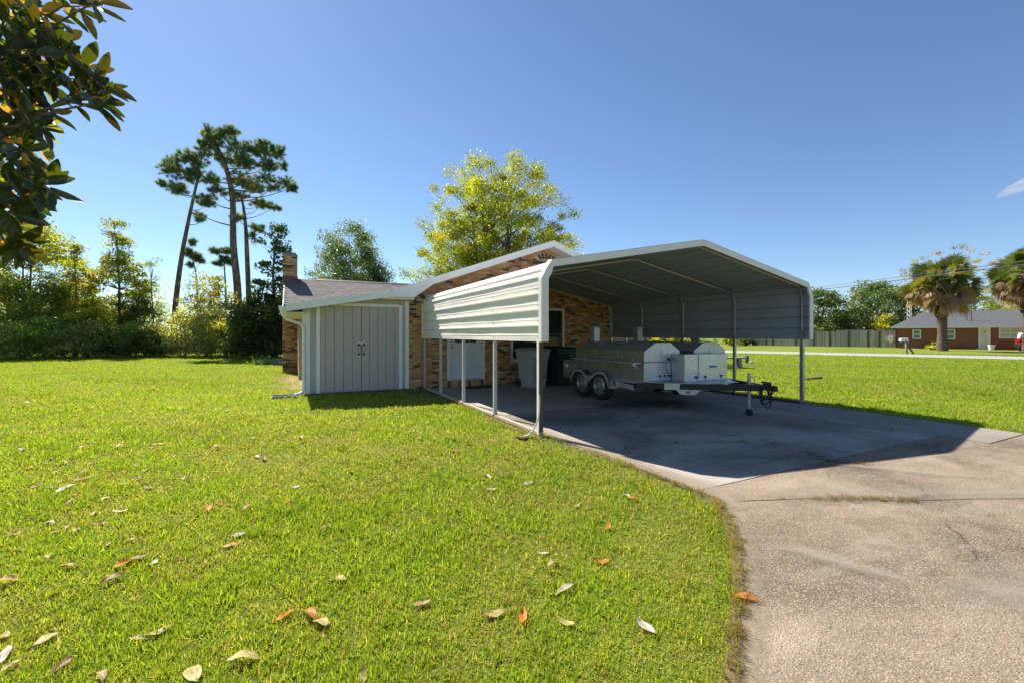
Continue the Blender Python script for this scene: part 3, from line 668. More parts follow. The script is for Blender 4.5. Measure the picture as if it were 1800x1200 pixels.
mm = MB(); mm.lathe((dx0 + 0.06, WY + 0.05, 1.13), (0, -1, 0), [(0.0, 0.0), (0.03, 0.0), (0.03, 0.008), (0.012, 0.012), (0.012, 0.035), (0.028, 0.045), (0.03, 0.06), (0.018, 0.075), (0.0, 0.077)], 14); mm.lathe((dx0 + 0.06, WY + 0.05, 1.30), (0, -1, 0), [(0, 0), (0.028, 0), (0.026, 0.02), (0, 0.022)], 14); mm.build('knob', M('rim_metal'), door, smooth=True)
mm = MB(); mm.box(dx0 - 0.0, dx1, WY - 0.01, WY + 0.12, 0.185, 0.222); mm.build('threshold', M('galvanised'), house)
mm = MB(); mm.box(3.95, 5.11, WY - 0.045, WY + 0.1, 0.0, 0.18); st = mm.build('door_step', M('mortar'), house)
for i in range(15):
    x = 3.955 + i * 0.0772; mm = MB(); mm.col = brick_col(); mm.box(x, x + 0.062, WY - 0.075, WY + 0.03, 0.012, 0.183); mm.build('brick', M('brick'), st)
mm = MB(); mm.box(gx0 - 0.3, gx1 + 0.3, WY + 0.5, WY + 0.52, 0, 2.3); mm.build('interior', M('dark_inside'), house)

# wide window with blinds
x0, x1, z0, z1 = WIN
m = MB()
for (a, b, c, d_) in ((x0, x1, z0, z0 + .08), (x0, x1, z1 - .07, z1), (x0, x0 + .07, z0 + .081, z1 - .071), (x1 - .07, x1, z0 + .081, z1 - .071)): m.box(a, b, WY - 0.018, WY + 0.10, c, d_)
win = m.build('window', M('white_paint'), house, bevel=0.004)
xm = (x0 + x1) / 2; mm = MB(); mm.box(xm - 0.04, xm + 0.04, WY - 0.008, WY + 0.09, z0 + .081, z1 - .071); mm.build('mullion', M('white_paint'), win)
for (a, b) in ((x0 + .071, xm - .041), (xm + .041, x1 - .071)):
    mm = MB(); mm.box(a, b, WY + 0.03, WY + 0.036, z0 + .082, z1 - .072); mm.build('pane', M('glass'), win)
    zm = (z0 + z1) / 2; mm = MB(); mm.box(a, b, WY + 0.018, WY + 0.0295, zm - .022, zm + .022); mm.build('sash_rail', M('blind'), win)
    zz = z0 + 0.1
    while zz < z1 - 0.09:
        mm = MB(); mm.prism([(a + .01, WY + 0.058, zz), (a + .01, WY + 0.079, zz + 0.034), (a + .01, WY + 0.081, zz + 0.034), (a + .01, WY + 0.060, zz)], (b - a - .02, 0, 0)); mm.build('slat', M('blind'), win); zz += 0.042
mm = MB(); mm.box(x0 + .05, x1 - .05, WY + 0.098, WY + 0.11, z0 + .05, z1 - .05); mm.build('blind_backing', M('dark_inside'), win)
mm = MB(); mm.box(x0 - 0.02, x1 + 0.02, WY - 0.05, WY - 0.019, z0 - 0.03, z0 + 0.0); mm.build('window_sill', M('white_paint'), house)

mm = MB(); mm.box(4.28, 5.15, 11.22, 11.72, 0.0245, 0.038); tag(mm.build('doormat', M('dark_rubber_mat'), None, bevel=0.004), 'black rubber doormat in front of the white entry door', 'doormat')

# ------------------------------------------------------------------ the carport
XL, XR = 3.24, 9.80
PY = [5.58, 7.18, 8.78, 10.38, 11.84]
carport = thing('metal_carport', 'open white metal carport with ribbed side panels on slim steel posts', 'carport', ((XL + XR) / 2, 5.58, 0))
XC, ZP = (XL + XR) / 2, 3.14
PROF = [(XL - 0.005, 1.40), (XL - 0.005, 2.31), (XL + 0.06, 2.43), (XL + 0.135, 2.555), (XC - 0.1, ZP - 0.012), (XC, ZP), (XC + 0.1, ZP - 0.012), (XR - 0.135, 2.555), (XR - 0.06, 2.43), (XR + 0.005, 2.31), (XR + 0.005, 1.40)]
def prof_pts(inset=0.0, zlow=None):
    P = [Vector((x, z)) for x, z in PROF]; out = []
    for i, p in enumerate(P):
        d = (P[min(i + 1, len(P) - 1)] - P[max(i - 1, 0)]).normalized(); nrm = Vector((d.y, -d.x))
        out.append(p + nrm * inset)
    return out
def post(x, y):
    mm = MB(); mm.box(x - 0.03, x + 0.03, y - 0.03, y + 0.03, 0.03, 1.42); mm.box(x - 0.024, x + 0.024, y - 0.024, y + 0.024, 1.42, 1.6); return mm
for y in PY:
    for x in (XL + 0.035, XR - 0.035):
        if y == PY[0]:
            mm = MB(); s1 = 1 if x < XC else -1
            mm.box(x - 0.034, x + 0.034, y - 0.034, y + 0.034, 0.03, 1.6); mm.build('post', M('rust_paint' if x < XC else 'galvanised'), carport, bevel=0.004)
            if x < XC:
                mm = MB(); mm.box(x - 0.046, x - 0.035, y - 0.036, y + 0.02, 0.03, 1.40); mm.build('post_trim', M('panel'), carport, bevel=0.003)
        else: post(x, y).build('post', M('post_paint' if x < XC else 'galvanised'), carport, bevel=0.004)
    ins = prof_pts(0.036)
    pts = [Vector((p.x, y, p.y)) for p in ins]; pts[0].z = pts[-1].z = 1.5
    # smooth the knees
    mm = MB(); mm.tube(pts, 0.034, 8); mm.build('rafter', M('galvanised'), carport, smooth=True)
for x in (XL + 0.035, XR - 0.035):
    mm = MB(); mm.box(x - 0.03, x + 0.03, PY[0] - 0.05, PY[-1] + 0.05, 0.0275, 0.075); mm.build('base_rail', M('rust_paint' if x > XC else 'sand'), carport, bevel=0.004)
# ribbed sheets running front to back
def ribbed(p0, p1, name, ribs, y0=5.42, y1=11.88, waves=0.004, nx=26, seed=0):
    """sheet between two profile points with trapezoid ribs along y"""
    p0, p1 = Vector(p0), Vector(p1); d = p1 - p0; L = d.length; d.normalize(); nrm = Vector((-d.y, d.x))
    prof = [(0.0, 0.0)]
    for c in ribs:
        if not isinstance(c, tuple): c = (c, 0.022, 0.014)
        u, h, wd = c
        prof += [(u - wd - 0.010, 0.0), (u - wd, h), (u + wd, h), (u + wd + 0.010, 0.0)]
    prof.append((L, 0.0))
    prof = [q for q in prof if -1e-6 <= q[0] <= L + 1e-6]
    r = random.Random(seed); ph = [r.uniform(0, 6.28) for _ in range(6)]
    mm = MB(); k = len(prof); vs = []
    for i in range(nx + 1):
        y = y0 + (y1 - y0) * i / nx
        for (u, h) in prof:
            b = waves * (math.sin(y * 1.9 + ph[0] + u * 9) + 0.6 * math.sin(y * 4.3 + ph[1] - u * 14) + 0.5 * math.sin(u * 23 + ph[2] + y)) if 0.02 < u < L - 0.02 else 0
            q = p0 + d * u + nrm * (h + b * (1 if h == 0 else 0.6)); vs.append((q.x, y, q.y))
    fs = [(i * k + j, i * k + j + 1, (i + 1) * k + j + 1, (i + 1) * k + j) for i in range(nx) for j in range(k - 1)]
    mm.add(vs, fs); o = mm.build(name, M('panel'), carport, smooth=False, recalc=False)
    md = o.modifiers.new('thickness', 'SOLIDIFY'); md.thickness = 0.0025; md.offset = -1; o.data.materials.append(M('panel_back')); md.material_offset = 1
    return o
MIN = [0.058, 0.116, 0.174]
def minor(a, b, n=3, h=0.003): return [(a + (b - a) * (i + 1) / (n + 1), h, 0.004) for i in range(n)]
# left side, from the bottom up: four bays of 0.233 m, then the knee
def side(xs, flip, seed):
    rb = []
    for k in range(4):
        a = 0.233 * k
        rb += minor(a + 0.03, a + 0.20, 2)
        if k: rb.append((a, 0.030, 0.012))
    rb.sort(key=lambda c: c[0] if isinstance(c, tuple) else c)
    P0, P1 = ((xs, 1.40), (xs, 2.31))
    if flip: return ribbed2(P0, P1, rb, seed)
    return ribbed(P0, P1, 'side_panel', rb, waves=0.0026, seed=seed)
def ribbed2(P0, P1, rb, seed):
    L = (Vector(P1) - Vector(P0)).length; return ribbed(P1, P0, 'side_panel', sorted([(L - c[0], c[1], c[2]) for c in rb]), waves=0.003, seed=seed)
side(XL - 0.005, False, 3); side(XR + 0.005, True, 4)
for y in PY:
    for k in range(4):
        z = 1.43 + 0.233 * k; mm = MB(); mm.lathe((XL - 0.008, y - 0.012, z + 0.03), (-1, 0, 0), [(0, 0.0), (0.009, 0.0), (0.007, 0.006), (0, 0.007)], 8); mm.build('screw', M('wood_grey'), carport)
# roof: knee sheets and slopes
def roof_sheet(i, j, n, seed):
    a, b = PROF[i], PROF[j]; L = (Vector(b) - Vector(a)).length
    rb = []
    k = 0.035
    while k < L - 0.03:
        rb.append((k + 0.0, 0.032, 0.020)); rb += [c for c in minor(k + 0.03, k + 0.2, 2) if c[0] < L - 0.03]; k += 0.233
    rb.sort(); return ribbed(a, b, 'roof_panel', [c for c in rb if 0.02 < c[0] < L - 0.02], waves=0.002, seed=seed)
roof_sheet(1, 2, 0, 5); roof_sheet(2, 3, 0, 6)
def split(a, b, n): 
    a, b = Vector(a), Vector(b); return [a + (b - a) * i / n for i in range(n + 1)]
for (i, j) in ((3, 4), (6, 7)):
    pts = split(PROF[i], PROF[j], 3)
    for a, b in zip(pts, pts[1:]):
        L = (b - a).length; rb = []; k = 0.0
        while k < L: rb += ([(k, 0.032, 0.020)] if 0.02 < k < L - 0.02 else []) + [c for c in minor(k + 0.03, k + 0.2, 2) if c[0] < L - 0.03]; k += 0.233
        ribbed(a, b, 'roof_panel', sorted(rb), waves=0.002, seed=int(a.x * 10))
roof_sheet(7, 8, 0, 8); roof_sheet(8, 9, 0, 9)
ribbed(PROF[4], PROF[5], 'ridge_cap', [], waves=0); ribbed(PROF[5], PROF[6], 'ridge_cap', [], waves=0)
# front and rear edge trims
for y0, y1 in ((5.395, 5.425), (11.875, 11.9)):
    P = [Vector((x, z)) for x, z in PROF]; out = prof_pts(-0.034); inn = prof_pts(0.075)
    for k, (i, j) in enumerate(((0, 3), (3, 5), (5, 7), (7, 10))):
        mm = MB(); ring = [(out[t].x, y0, out[t].y) for t in range(i, j + 1)] + [(inn[t].x, y0, inn[t].y) for t in range(j, i - 1, -1)]
        n_ = j - i + 1
        for t in range(n_ - 1):
            a, b, c, d_ = ring[t], ring[t + 1], ring[2 * n_ - 2 - t], ring[2 * n_ - 1 - t]
            mm.prism([a, b, c, d_], (0, y1 - y0, 0))
            if y0 < 8:   # return leg on top of the sheet
                mm.prism([a, b, (b[0], y0, b[2] - 0.004), (a[0], y0, a[2] - 0.004)], (0, 0.11, 0))
        mm.build('edge_trim', M('panel'), carport)
# white drain tube at the foot of the front left post
mm = MB(); mm.tube(bez([(3.215, 5.50, 0.62), (3.21, 5.49, 0.45), (3.19, 5.49, 0.3), (3.14, 5.52, 0.15), (3.06, 5.56, 0.05), (2.98, 5.60, 0.025)], 5), 0.012, 8)
tag(mm.build('drain_tube', M('plastic_white'), None, smooth=True), 'thin white plastic tube curving down beside the front left carport post', 'tube')
# ------------------------------------------------------------------ grill trailer
TX, TY = 7.5, 8.35
trailer = thing('grill_trailer', 'stainless steel double barbecue grill trailer with tandem wheels under the carport', 'trailer', (TX, TY, 0))
def octlid(x0, x1, z0):
    w_ = x1 - x0; zt, zs = 1.335, 1.165
    return [(x0, z0), (x1, z0), (x1, zs), (x0 + 0.73 * w_, zt), (x0 + 0.30 * w_, zt), (x0, zs)]
def grill(x0, x1, rear_box):
    b = MB(); b.box(x0, x1, 6.64, 9.0, 0.56, 0.935); b.prism([(x0, 6.9, 0.56), (x1, 6.9, 0.56), (x1 - 0.12, 6.9, 0.47), (x0 + 0.12, 6.9, 0.47)], (0, 1.9, 0))
    g_ = b.build('grill', M('stainless'), trailer, bevel=0.006)
    l = MB(); l.prism([(x, 6.63, z) for x, z in octlid(x0 - 0.004, x1 + 0.004, 0.945)], (0, 2.36, 0)); l.build('lid', M('stainless'), g_, bevel=0.008)
    sp_ = MB(); sp_.box(x0 - 0.003, x0 - 0.0005, 6.66, 8.98, 0.575, 0.925); sp_.build('side_panel', M('shaded_weathered_steel'), g_)  # added plate: the shaded look of the grill's side painted as darker steel
    sp_ = MB(); sp_.box(x0 - 0.008, x0 - 0.0045, 6.655, 8.97, 0.955, 1.155); sp_.build('side_panel', M('shaded_weathered_steel'), g_)  # likewise on the lid's side, shade painted as darker steel
    r_ = MB(); r_.box(x0 + 0.03, x1 - 0.03, 9.002, 9.60, 0.41, 0.86); r_.box(x0 + 0.03, x1 - 0.03, 9.602, 9.615, 0.44, 0.8); r_.build('firebox', M('shaded_weathered_steel'), g_, bevel=0.008)
    s = MB(); cx, cy = (x0 + x1) / 2, 9.08
    s.box(cx - 0.085, cx + 0.085, 8.78, 8.95, 1.33, 1.66); s.build('smokestack', M('stainless'), g_, bevel=0.004)
    s = MB(); s.lathe((cx, 8.865, 1.69), (0, 0, 1), [(0.15, -0.02), (0.15, 0.0), (0.02, 0.09), (0.0, 0.092)], 8); s.tube([(cx - .06, 8.865, 1.65), (cx - .06, 8.865, 1.70)], 0.008, 5); s.tube([(cx + .06, 8.865, 1.65), (cx + .06, 8.865, 1.70)], 0.008, 5); s.build('stack_cap', M('galvanised'), g_)
    for z, r1 in ((0.66, 0.022),):
        for dx in (0.42, 0.55, 0.66, 0.72):
            h = MB(); h.lathe((x0 + dx, 6.638, z), (0, -1, 0), [(0, 0.001), (r1, 0.001), (r1, 0.008), (r1 * .6, 0.03), (0, 0.031)], 12); h.build('valve_knob', M('black_steel'), g_)
    h = MB(); h.tube([(x0 + 0.55, 6.625, 0.90), (x0 + 0.55, 6.60, 0.88), (x0 + 0.57, 6.60, 0.75), (x0 + 0.66, 6.615, 0.70)], 0.006, 5); h.build('gas_line', M('black_steel'), g_)
    for y in (6.95, 8.6):
        h = MB(); h.box(x0 - 0.016, x0 - 0.005, y - 0.05, y + 0.05, 0.88, 1.0); h.build('hinge', M('rim_metal'), g_)
    for y in (7.42, 8.21):
        h = MB(); h.prism([(x, y, z) for x, z in octlid(x0 - 0.012, x1 + 0.012, 0.95)], (0, 0.02, 0)); h.build('lid_seam', M('stainless'), g_)
    h = MB(); h.lathe((x0 + 0.5, 6.632, 1.12), (0, -1, 0), [(0, 0.0), (0.045, 0.0), (0.045, 0.015), (0, 0.018)], 16); h.build('thermometer', M('plastic_white'), g_)
    h = MB(); h.box(x0 + 0.62, x0 + 0.68, 6.60, 6.628, 0.97, 1.03); h.build('latch', M('black_steel'), g_)
    return g_
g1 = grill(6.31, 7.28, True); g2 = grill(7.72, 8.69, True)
# folding side shelf on brackets
sh = MB(); sh.box(6.10, 6.305, 6.70, 8.92, 0.925, 0.945); shelf = sh.build('shelf', M('stainless'), trailer, bevel=0.003)
for y in (6.78, 7.48, 8.1, 8.75):
    b = MB(); b.prism([(6.305, y, 0.92), (6.12, y, 0.92), (6.12, y, 0.89), (6.26, y, 0.78), (6.305, y, 0.78)], (0, 0.02, 0)); b.build('bracket', M('rim_metal'), shelf)
for y in (7.35, 7.95):
    b = MB(); b.prism([(6.295, y, 0.96), (6.20, y, 0.96), (6.295, y, 1.07)], (0, 0.03, 0)); b.build('lid_stop', M('rim_metal'), g1)
b = MB(); b.tube([(6.30, 8.0, 1.225), (6.24, 8.0, 1.25), (6.24, 8.06, 1.25), (6.30, 8.06, 1.225)], 0.010, 6); b.build('lid_handle', M('rim_metal'), g1, smooth=True)
b = MB(); b.lathe((6.33, 9.4, 0.72), (-1, 0, 0), [(0, 0), (0.05, 0), (0.055, 0.02), (0.03, 0.05), (0, 0.055)], 12); b.build('firebox_lamp', M('plastic_white'), g1, smooth=True)
# tool box in front
b = MB(); b.box(7.04, 8.30, 6.28, 6.625, 0.555, 1.105); box = b.build('storage_box', M('plate'), trailer, bevel=0.008)
b = MB(); b.box(7.42, 7.425, 6.272, 6.279, 0.565, 1.095); b.box(7.43, 8.28, 6.270, 6.279, 0.575, 1.09); b.build('box_door', M('plate'), box, bevel=0.003)
b = MB(); b.tube(bez([(7.74, 6.262, .83), (7.77, 6.262, .86), (7.79, 6.262, .83), (7.82, 6.262, .855), (7.845, 6.262, .83), (7.87, 6.262, .855), (7.9, 6.262, .83), (7.93, 6.262, .855), (7.96, 6.262, .825)], 4), 0.009, 5); b.build('emblem', M('blue_emblem'), box)
for x in (7.36, 7.62, 8.10):
    b = MB(); b.box(x - 0.03, x + 0.03, 6.255, 6.268, 0.63, 0.665); b.tube([(x, 6.262, .63), (x, 6.262, .585)], 0.008, 5); b.build('box_latch', M('black_steel'), box)
b = MB(); b.box(7.032, 7.039, 6.36, 6.48, 1.06, 1.075); b.build('box_handle', M('rim_metal'), box)
# frame, A-frame tongue, coupler, jack
f_ = MB(); f_.box(6.34, 8.66, 6.66, 9.3, 0.50, 0.548); f_.build('deck', M('plate'), trailer)
for x in (6.42, 8.58):
    f_ = MB(); f_.box(x - 0.04, x + 0.04, 6.6, 9.3, 0.40, 0.499); f_.build('frame_rail', M('black_steel'), trailer)
for y in (6.64, 7.9, 9.2):
    f_ = MB(); f_.box(6.465, 8.535, y - 0.035, y + 0.035, 0.41, 0.495); f_.build('cross_rail', M('black_steel'), trailer)
AP = Vector((7.58, 5.05, 0.545))
for x in (6.22, 8.80):
    f_ = MB(); f_.beam((x, 6.78, 0.475), AP + Vector((-0.04 if x < 7 else 0.04, 0.0, 0.0)), 0.06, 0.115); f_.build('tongue_beam', M('black_steel'), trailer, bevel=0.005)
f_ = MB(); f_.prism([(6.30, 6.66, 0.551), (8.66, 6.66, 0.551), (7.95, 5.75, 0.553), (7.18, 5.75, 0.553)], (0, 0, 0.004)); f_.build('tongue_plate', M('plate'), trailer)
d = (AP - Vector((6.22, 6.78, 0.475))).normalized(); nn = Vector((d.y, -d.x, 0)).normalized() * 1.0
p = Vector((6.22, 6.78, 0.475)) + d * 0.55 + nn * 0.036
q = Vector((6.22, 6.78, 0.475)) + d * 1.36 + nn * 0.036
f_ = MB(); f_.prism([p + Vector((0, 0, -0.062)), q + Vector((0, 0, -0.062)), q + Vector((0, 0, 0.062)), p + Vector((0, 0, 0.062))], nn * 0.006); f_.build('rock_guard', M('plate'), trailer)
a_, b_ = p + d * 0.25, p + d * 0.62
f_ = MB(); f_.prism([p + d * 0.22 + Vector((0, 0, -0.064)), p + d * 0.66 + Vector((0, 0, -0.064)), b_ - d * 0.06 + Vector((0, 0, -0.155)), a_ + d * 0.05 + Vector((0, 0, -0.155))], nn * 0.008); f_.build('skirt', M('plate'), trailer)
c_ = p + d * 0.43 + nn * 0.012 + Vector((0, 0, -0.102)); f_ = MB(); f_.obox(c_, d * 0.036, nn * 0.010, Vector((0, 0, 0.025))); f_.build('marker_light', M('orange_lens'), trailer, bevel=0.004)
f_ = MB(); f_.box(7.53, 7.63, 4.80, 5.12, 0.52, 0.60); f_.lathe((7.58, 4.80, 0.545), (0, 0, 1), [(0, -0.04), (0.055, -0.04), (0.06, 0.02), (0.035, 0.06), (0, 0.062)], 12); f_.box(7.56, 7.60, 4.86, 5.0, 0.60, 0.66); f_.build('coupler', M('black_steel'), trailer, bevel=0.004)
f_ = MB(); f_.lathe((7.60, 5.02, 0.63), (0, 0, 1), [(0, 0), (0.03, 0.0), (0.03, 0.03), (0, 0.04)], 10); f_.build('breakaway_plug', M('red_lens'), trailer)
jk = MB(); jk.tube([(7.50, 5.22, 0.20), (7.50, 5.22, 0.80)], 0.03, 12); jk.tube([(7.50, 5.22, 0.10), (7.50, 5.22, 0.25)], 0.022, 10); jk.box(7.46, 7.60, 5.17, 5.27, 0.50, 0.60); jack = jk.build('jack', M('galvanised'), trailer, smooth=True)
jk = MB(); jk.lathe((7.475, 5.22, 0.085), (1, 0, 0), [(0.012, 0), (0.06, 0.0), (0.066, 0.012), (0.066, 0.038), (0.06, 0.05), (0.012, 0.05)], 16); jk.build('jack_wheel', M('rubber'), jack, smooth=True)
jk = MB(); jk.tube([(7.55, 5.20, 0.74), (7.60, 5.19, 0.74), (7.60, 5.19, 0.62)], 0.009, 6); jk.build('crank', M('galvanised'), jack)
r2 = random.Random(5)
for k in range(3):
    pts = []; x = 7.55 + 0.05 * k
    for i in range(13):
        t = i / 12; pts.append((x + 0.03 * math.sin(t * 9 + k), 5.12 - 0.26 * t + 0.02 * r2.uniform(-1, 1), 0.545 - 0.30 * math.sin(math.pi * t) * (0.7 + 0.25 * k) + 0.02 * r2.uniform(-1, 1)))
    ch = MB(); ch.tube(pts, 0.013, 5); ch.build('safety_chain', M('black_steel'), trailer, smooth=True)
for k in range(7):
    a0_ = Vector((7.54 + r2.uniform(0, .1), 5.12 - r2.uniform(0, .2), 0.60)); ch = MB(); ch.tube(bez([a0_, a0_ + Vector((r2.uniform(-.06, .06), -.05, -.08)), a0_ + Vector((r2.uniform(-.05, .05), -.10, r2.uniform(-.26, -.14)))], 4), 0.008, 5); ch.build('wiring', M('rubber'), trailer, smooth=True)
# fenders and wheels
for sx, xo in ((-1, 6.18), (1, 8.82)):
    xi = xo - sx * 0.24
    P = [(7.55, 0.335), (7.55, 0.50), (7.70, 0.69), (8.02, 0.69), (8.18, 0.585), (8.44, 0.585), (8.60, 0.69), (8.92, 0.69), (9.06, 0.50), (9.06, 0.335)]
    fd = MB(); Pin = [(y - 0.0 if False else 8.31 + (y - 8.31) * 0.975, z - 0.014 if z > 0.4 else z) for y, z in P]
    for i in range(len(P) - 1):
        a, b = P[i], P[i + 1]; c, e = Pin[i + 1], Pin[i]
        fd.prism([(xo, a[0], a[1]), (xo, b[0], b[1]), (xo, c[0], c[1]), (xo, e[0], e[1])], (xi - xo, 0, 0))
    # face plate with two wheel arches
    out = [(y, z) for y, z in P]
    def arch(cy): return [(cy - 0.37, 0.335), (cy - 0.33, 0.50), (cy - 0.21, 0.62), (cy + 0.21, 0.62), (cy + 0.33, 0.50), (cy + 0.37, 0.335)]
    for seg in ([(7.55, 0.335), (7.60, 0.335), (7.66, 0.49), (7.78, 0.62), (7.70, 0.69), (7.55, 0.50)], [(7.70, 0.69), (7.78, 0.62), (8.02, 0.62), (8.15, 0.52), (8.31, 0.40), (8.31, 0.585), (8.18, 0.585), (8.02, 0.69)], [(8.31, 0.40), (8.46, 0.52), (8.60, 0.62), (8.84, 0.62), (8.92, 0.69), (8.60, 0.69), (8.44, 0.585), (8.31, 0.585)], [(8.84, 0.62), (8.96, 0.49), (9.02, 0.335), (9.06, 0.335), (9.06, 0.50), (8.92, 0.69)]):
        fd.prism([(xo, y, z) for y, z in seg], (-sx * 0.004, 0, 0))
    fd.build('fender', M('plate'), trailer)
    if sx < 0:
        lt = MB(); lt.box(xo - 0.014, xo - 0.002, 8.28, 8.34, 0.50, 0.53); lt.build('side_light', M('orange_lens'), trailer)
    for cy in (7.98, 8.64):
        cx = xo - sx * 0.03
        wl = MB(); wl.lathe((cx, cy, 0.355), (-sx, 0, 0), [(0.0, 0.09), (0.03, 0.09), (0.03, 0.09)], 8)
        wheel = MB(); wheel.lathe((cx, cy, 0.36), (-sx, 0, 0), [(0.05, 0.06), (0.075, 0.04), (0.09, 0.055), (0.0, 0.07)], 12)
        wo = wheel.build('wheel', M('galvanised'), trailer, smooth=True)
        ty = MB(); ty.lathe((cx, cy, 0.352), (-sx, 0, 0), [(0.20, 0.02), (0.23, 0.0), (0.29, 0.002), (0.318, 0.02), (0.33, 0.045), (0.33, 0.15), (0.318, 0.175), (0.29, 0.195), (0.2, 0.19)], 32); ty.build('tyre', M('rubber'), wo, smooth=True)
        rm = MB(); rm.lathe((cx, cy, 0.352), (-sx, 0, 0), [(0.205, 0.015), (0.195, 0.012), (0.185, 0.04), (0.17, 0.07), (0.10, 0.055), (0.06, 0.05), (0.055, 0.02), (0.0, 0.018)], 28); rm.build('rim', M('rim_metal'), wo, smooth=True)
        for k in range(8):
            t = 2 * math.pi * k / 8; hb = MB(); hb.obox((cx - sx * 0.060, cy + 0.135 * math.cos(t), 0.352 + 0.135 * math.sin(t)), (0.004, 0, 0), (0, 0.022 * abs(math.sin(t)) + .012, 0), (0, 0, 0.022 * abs(math.cos(t)) + .012)); hb.build('vent_slot', M('dark_inside'), wo)
for cy in (7.98, 8.64):
    ax = MB(); ax.box(6.45, 8.55, cy - 0.03, cy + 0.03, 0.32, 0.38); ax.build('axle', M('black_steel'), trailer)
rp = MB(); rp.prism([(6.30, 7.5, 0.50), (6.30, 6.95, 0.46), (6.30, 6.95, 0.36), (6.30, 7.5, 0.40)], (0.03, 0, 0)); rp.build('side_skirt', M('stainless'), trailer)

# ------------------------------------------------------------------ wheeled bins
def bin_(name, label, x, y, w_, d_, h_, mat, rz, sticker=None):
    t = thing(name, label, 'bin', (x, y, 0.024), rz)
    b = MB()
    def ring(s, z, k=1.0): return [(-w_ / 2 * s, -d_ / 2 * s * k, z), (w_ / 2 * s, -d_ / 2 * s * k, z), (w_ / 2 * s, d_ / 2 * s, z), (-w_ / 2 * s, d_ / 2 * s, z)]
    rings = [ring(0.74, 0.0), ring(0.78, 0.12), ring(0.86, h_ * 0.55), ring(0.90, h_ * 0.70), ring(0.97, h_ * 0.78), ring(1.0, h_ * 0.90)]
    vs = [v for r in rings for v in r]; fs = [(3, 2, 1, 0)] + [(i * 4 + k, i * 4 + (k + 1) % 4, (i + 1) * 4 + (k + 1) % 4, (i + 1) * 4 + k) for i in range(len(rings) - 1) for k in range(4)] + [tuple(len(vs) - 4 + k for k in range(4))]
    b.add(vs, fs); b.build('body', M(mat), t, local=True, bevel=0.02, smooth=True)
    b = MB(); z0 = h_ * 0.90
    b.add([(-w_ * .53, -d_ * .54, z0), (w_ * .53, -d_ * .54, z0), (w_ * .53, d_ * .53, z0), (-w_ * .53, d_ * .53, z0), (-w_ * .53, -d_ * .54, z0 + .035), (w_ * .53, -d_ * .54, z0 + .035), (w_ * .53, d_ * .53, z0 + .045), (-w_ * .53, d_ * .53, z0 + .045), (-w_ * .40, -d_ * .38, z0 + .085), (w_ * .40, -d_ * .38, z0 + .085), (w_ * .40, d_ * .42, z0 + .1), (-w_ * .40, d_ * .42, z0 + .1)],
                      [(3, 2, 1, 0), (0, 1, 5, 4), (1, 2, 6, 5), (2, 3, 7, 6), (3, 0, 4, 7), (4, 5, 9, 8), (5, 6, 10, 9), (6, 7, 11, 10), (7, 4, 8, 11), (8, 9, 10, 11)])
    b.build('lid', M(mat), t, local=True, bevel=0.012, smooth=True)
    b = MB(); b.tube([(-w_ * .42, d_ * .50, h_ * .86), (-w_ * .42, d_ * .60, h_ * .90), (w_ * .42, d_ * .60, h_ * .90), (w_ * .42, d_ * .50, h_ * .86)], 0.016, 8); b.build('handle', M(mat), t, local=True, smooth=True)
    for s in (-1, 1):
        b = MB(); b.lathe((s * w_ * .36, d_ * .42, 0.12), (s, 0, 0), [(0, 0), (0.11, 0), (0.12, 0.015), (0.12, 0.045), (0.11, 0.06), (0, 0.06)], 18); b.build('wheel', M('rubber'), t, local=True, smooth=True)
    b = MB(); b.box(-w_ * .28, w_ * .28, -d_ * .452, -d_ * .40, h_ * .25, h_ * .28); b.build('catch_bar', M('black_steel'), t, local=True)
    if sticker:
        b = MB(); sx, sz, sw, sh_ = sticker; b.box(sx, sx + sw, -d_ * 0.5 - 0.012, -d_ * 0.5 - 0.008, sz, sz + sh_); b.build('label', M('teal_label'), t, local=True)
    return t
gb = bin_('wheelie_bin', 'pale grey wheeled rubbish bin by the brick wall, in front of green bin', 6.12, 10.85, 0.66, 0.74, 1.13, 'grey_plastic', rad(14))
for (z, ln) in ((0.93, 0.16), (0.885, 0.10)):
    for k in range(int(ln / 0.03)):
        b = MB(); x = -0.27 + k * 0.034; b.box(x, x + 0.022, -0.378, -0.360, z, z + 0.028); b.build('embossed_letter', M('plastic_white'), gb, local=True)
bin_('wheelie_bin', 'dark green wheeled bin with teal label behind the grill trailer', 7.10, 10.95, 0.74, 0.80, 1.15, 'green_plastic', rad(4), (0.03, 0.86, 0.14, 0.035))

# ------------------------------------------------------------------ small things about the lawn
pa, pb = gp(1415, 668), gp(1441, 665); m = MB(); m.beam(pa + Vector((0, 0, 0.04)), pb + Vector((0, 0, 0.045)), 0.16, 0.07); tag(m.build('timber_board', M('wood_dark'), None, bevel=0.008), 'short dark board lying on the sunlit lawn right of the carport', 'board')
p = gp(1313, 638); st = thing('stump_post', 'short weathered post stub by the gravel track beyond the carport', 'post', p)
m = MB(); m.box(-0.07, 0.07, -0.07, 0.07, 0, 0.40); m.build('stub', M('wood_dark'), st, local=True, bevel=0.012)
m = MB(); m.tube([(-0.11, -.05, 0.02), (-0.15, -.05, 0.14), (-0.13, -.05, 0.2)], 0.05, 7); m.build('stem', M('wood_dark'), st, local=True)
p = gp(1323, 638.5); m = MB(); m.lathe((p.x, p.y, 0.06), (0.89, -0.45, 0), [(0, -.2), (0.04, -.2), (0.05, -.18), (0.05, .06), (0.03, .1), (0.04, .19), (0, .2)], 10)
tag(m.build('pipe_fitting', M('plastic_white'), None, smooth=True), 'small white pipe fitting lying beside the post stub', 'pipe')
p = gp(1279, 646); pt = thing('garden_bench', 'pale concrete garden bench standing by the track past the storage box', 'bench', p, -YAW)
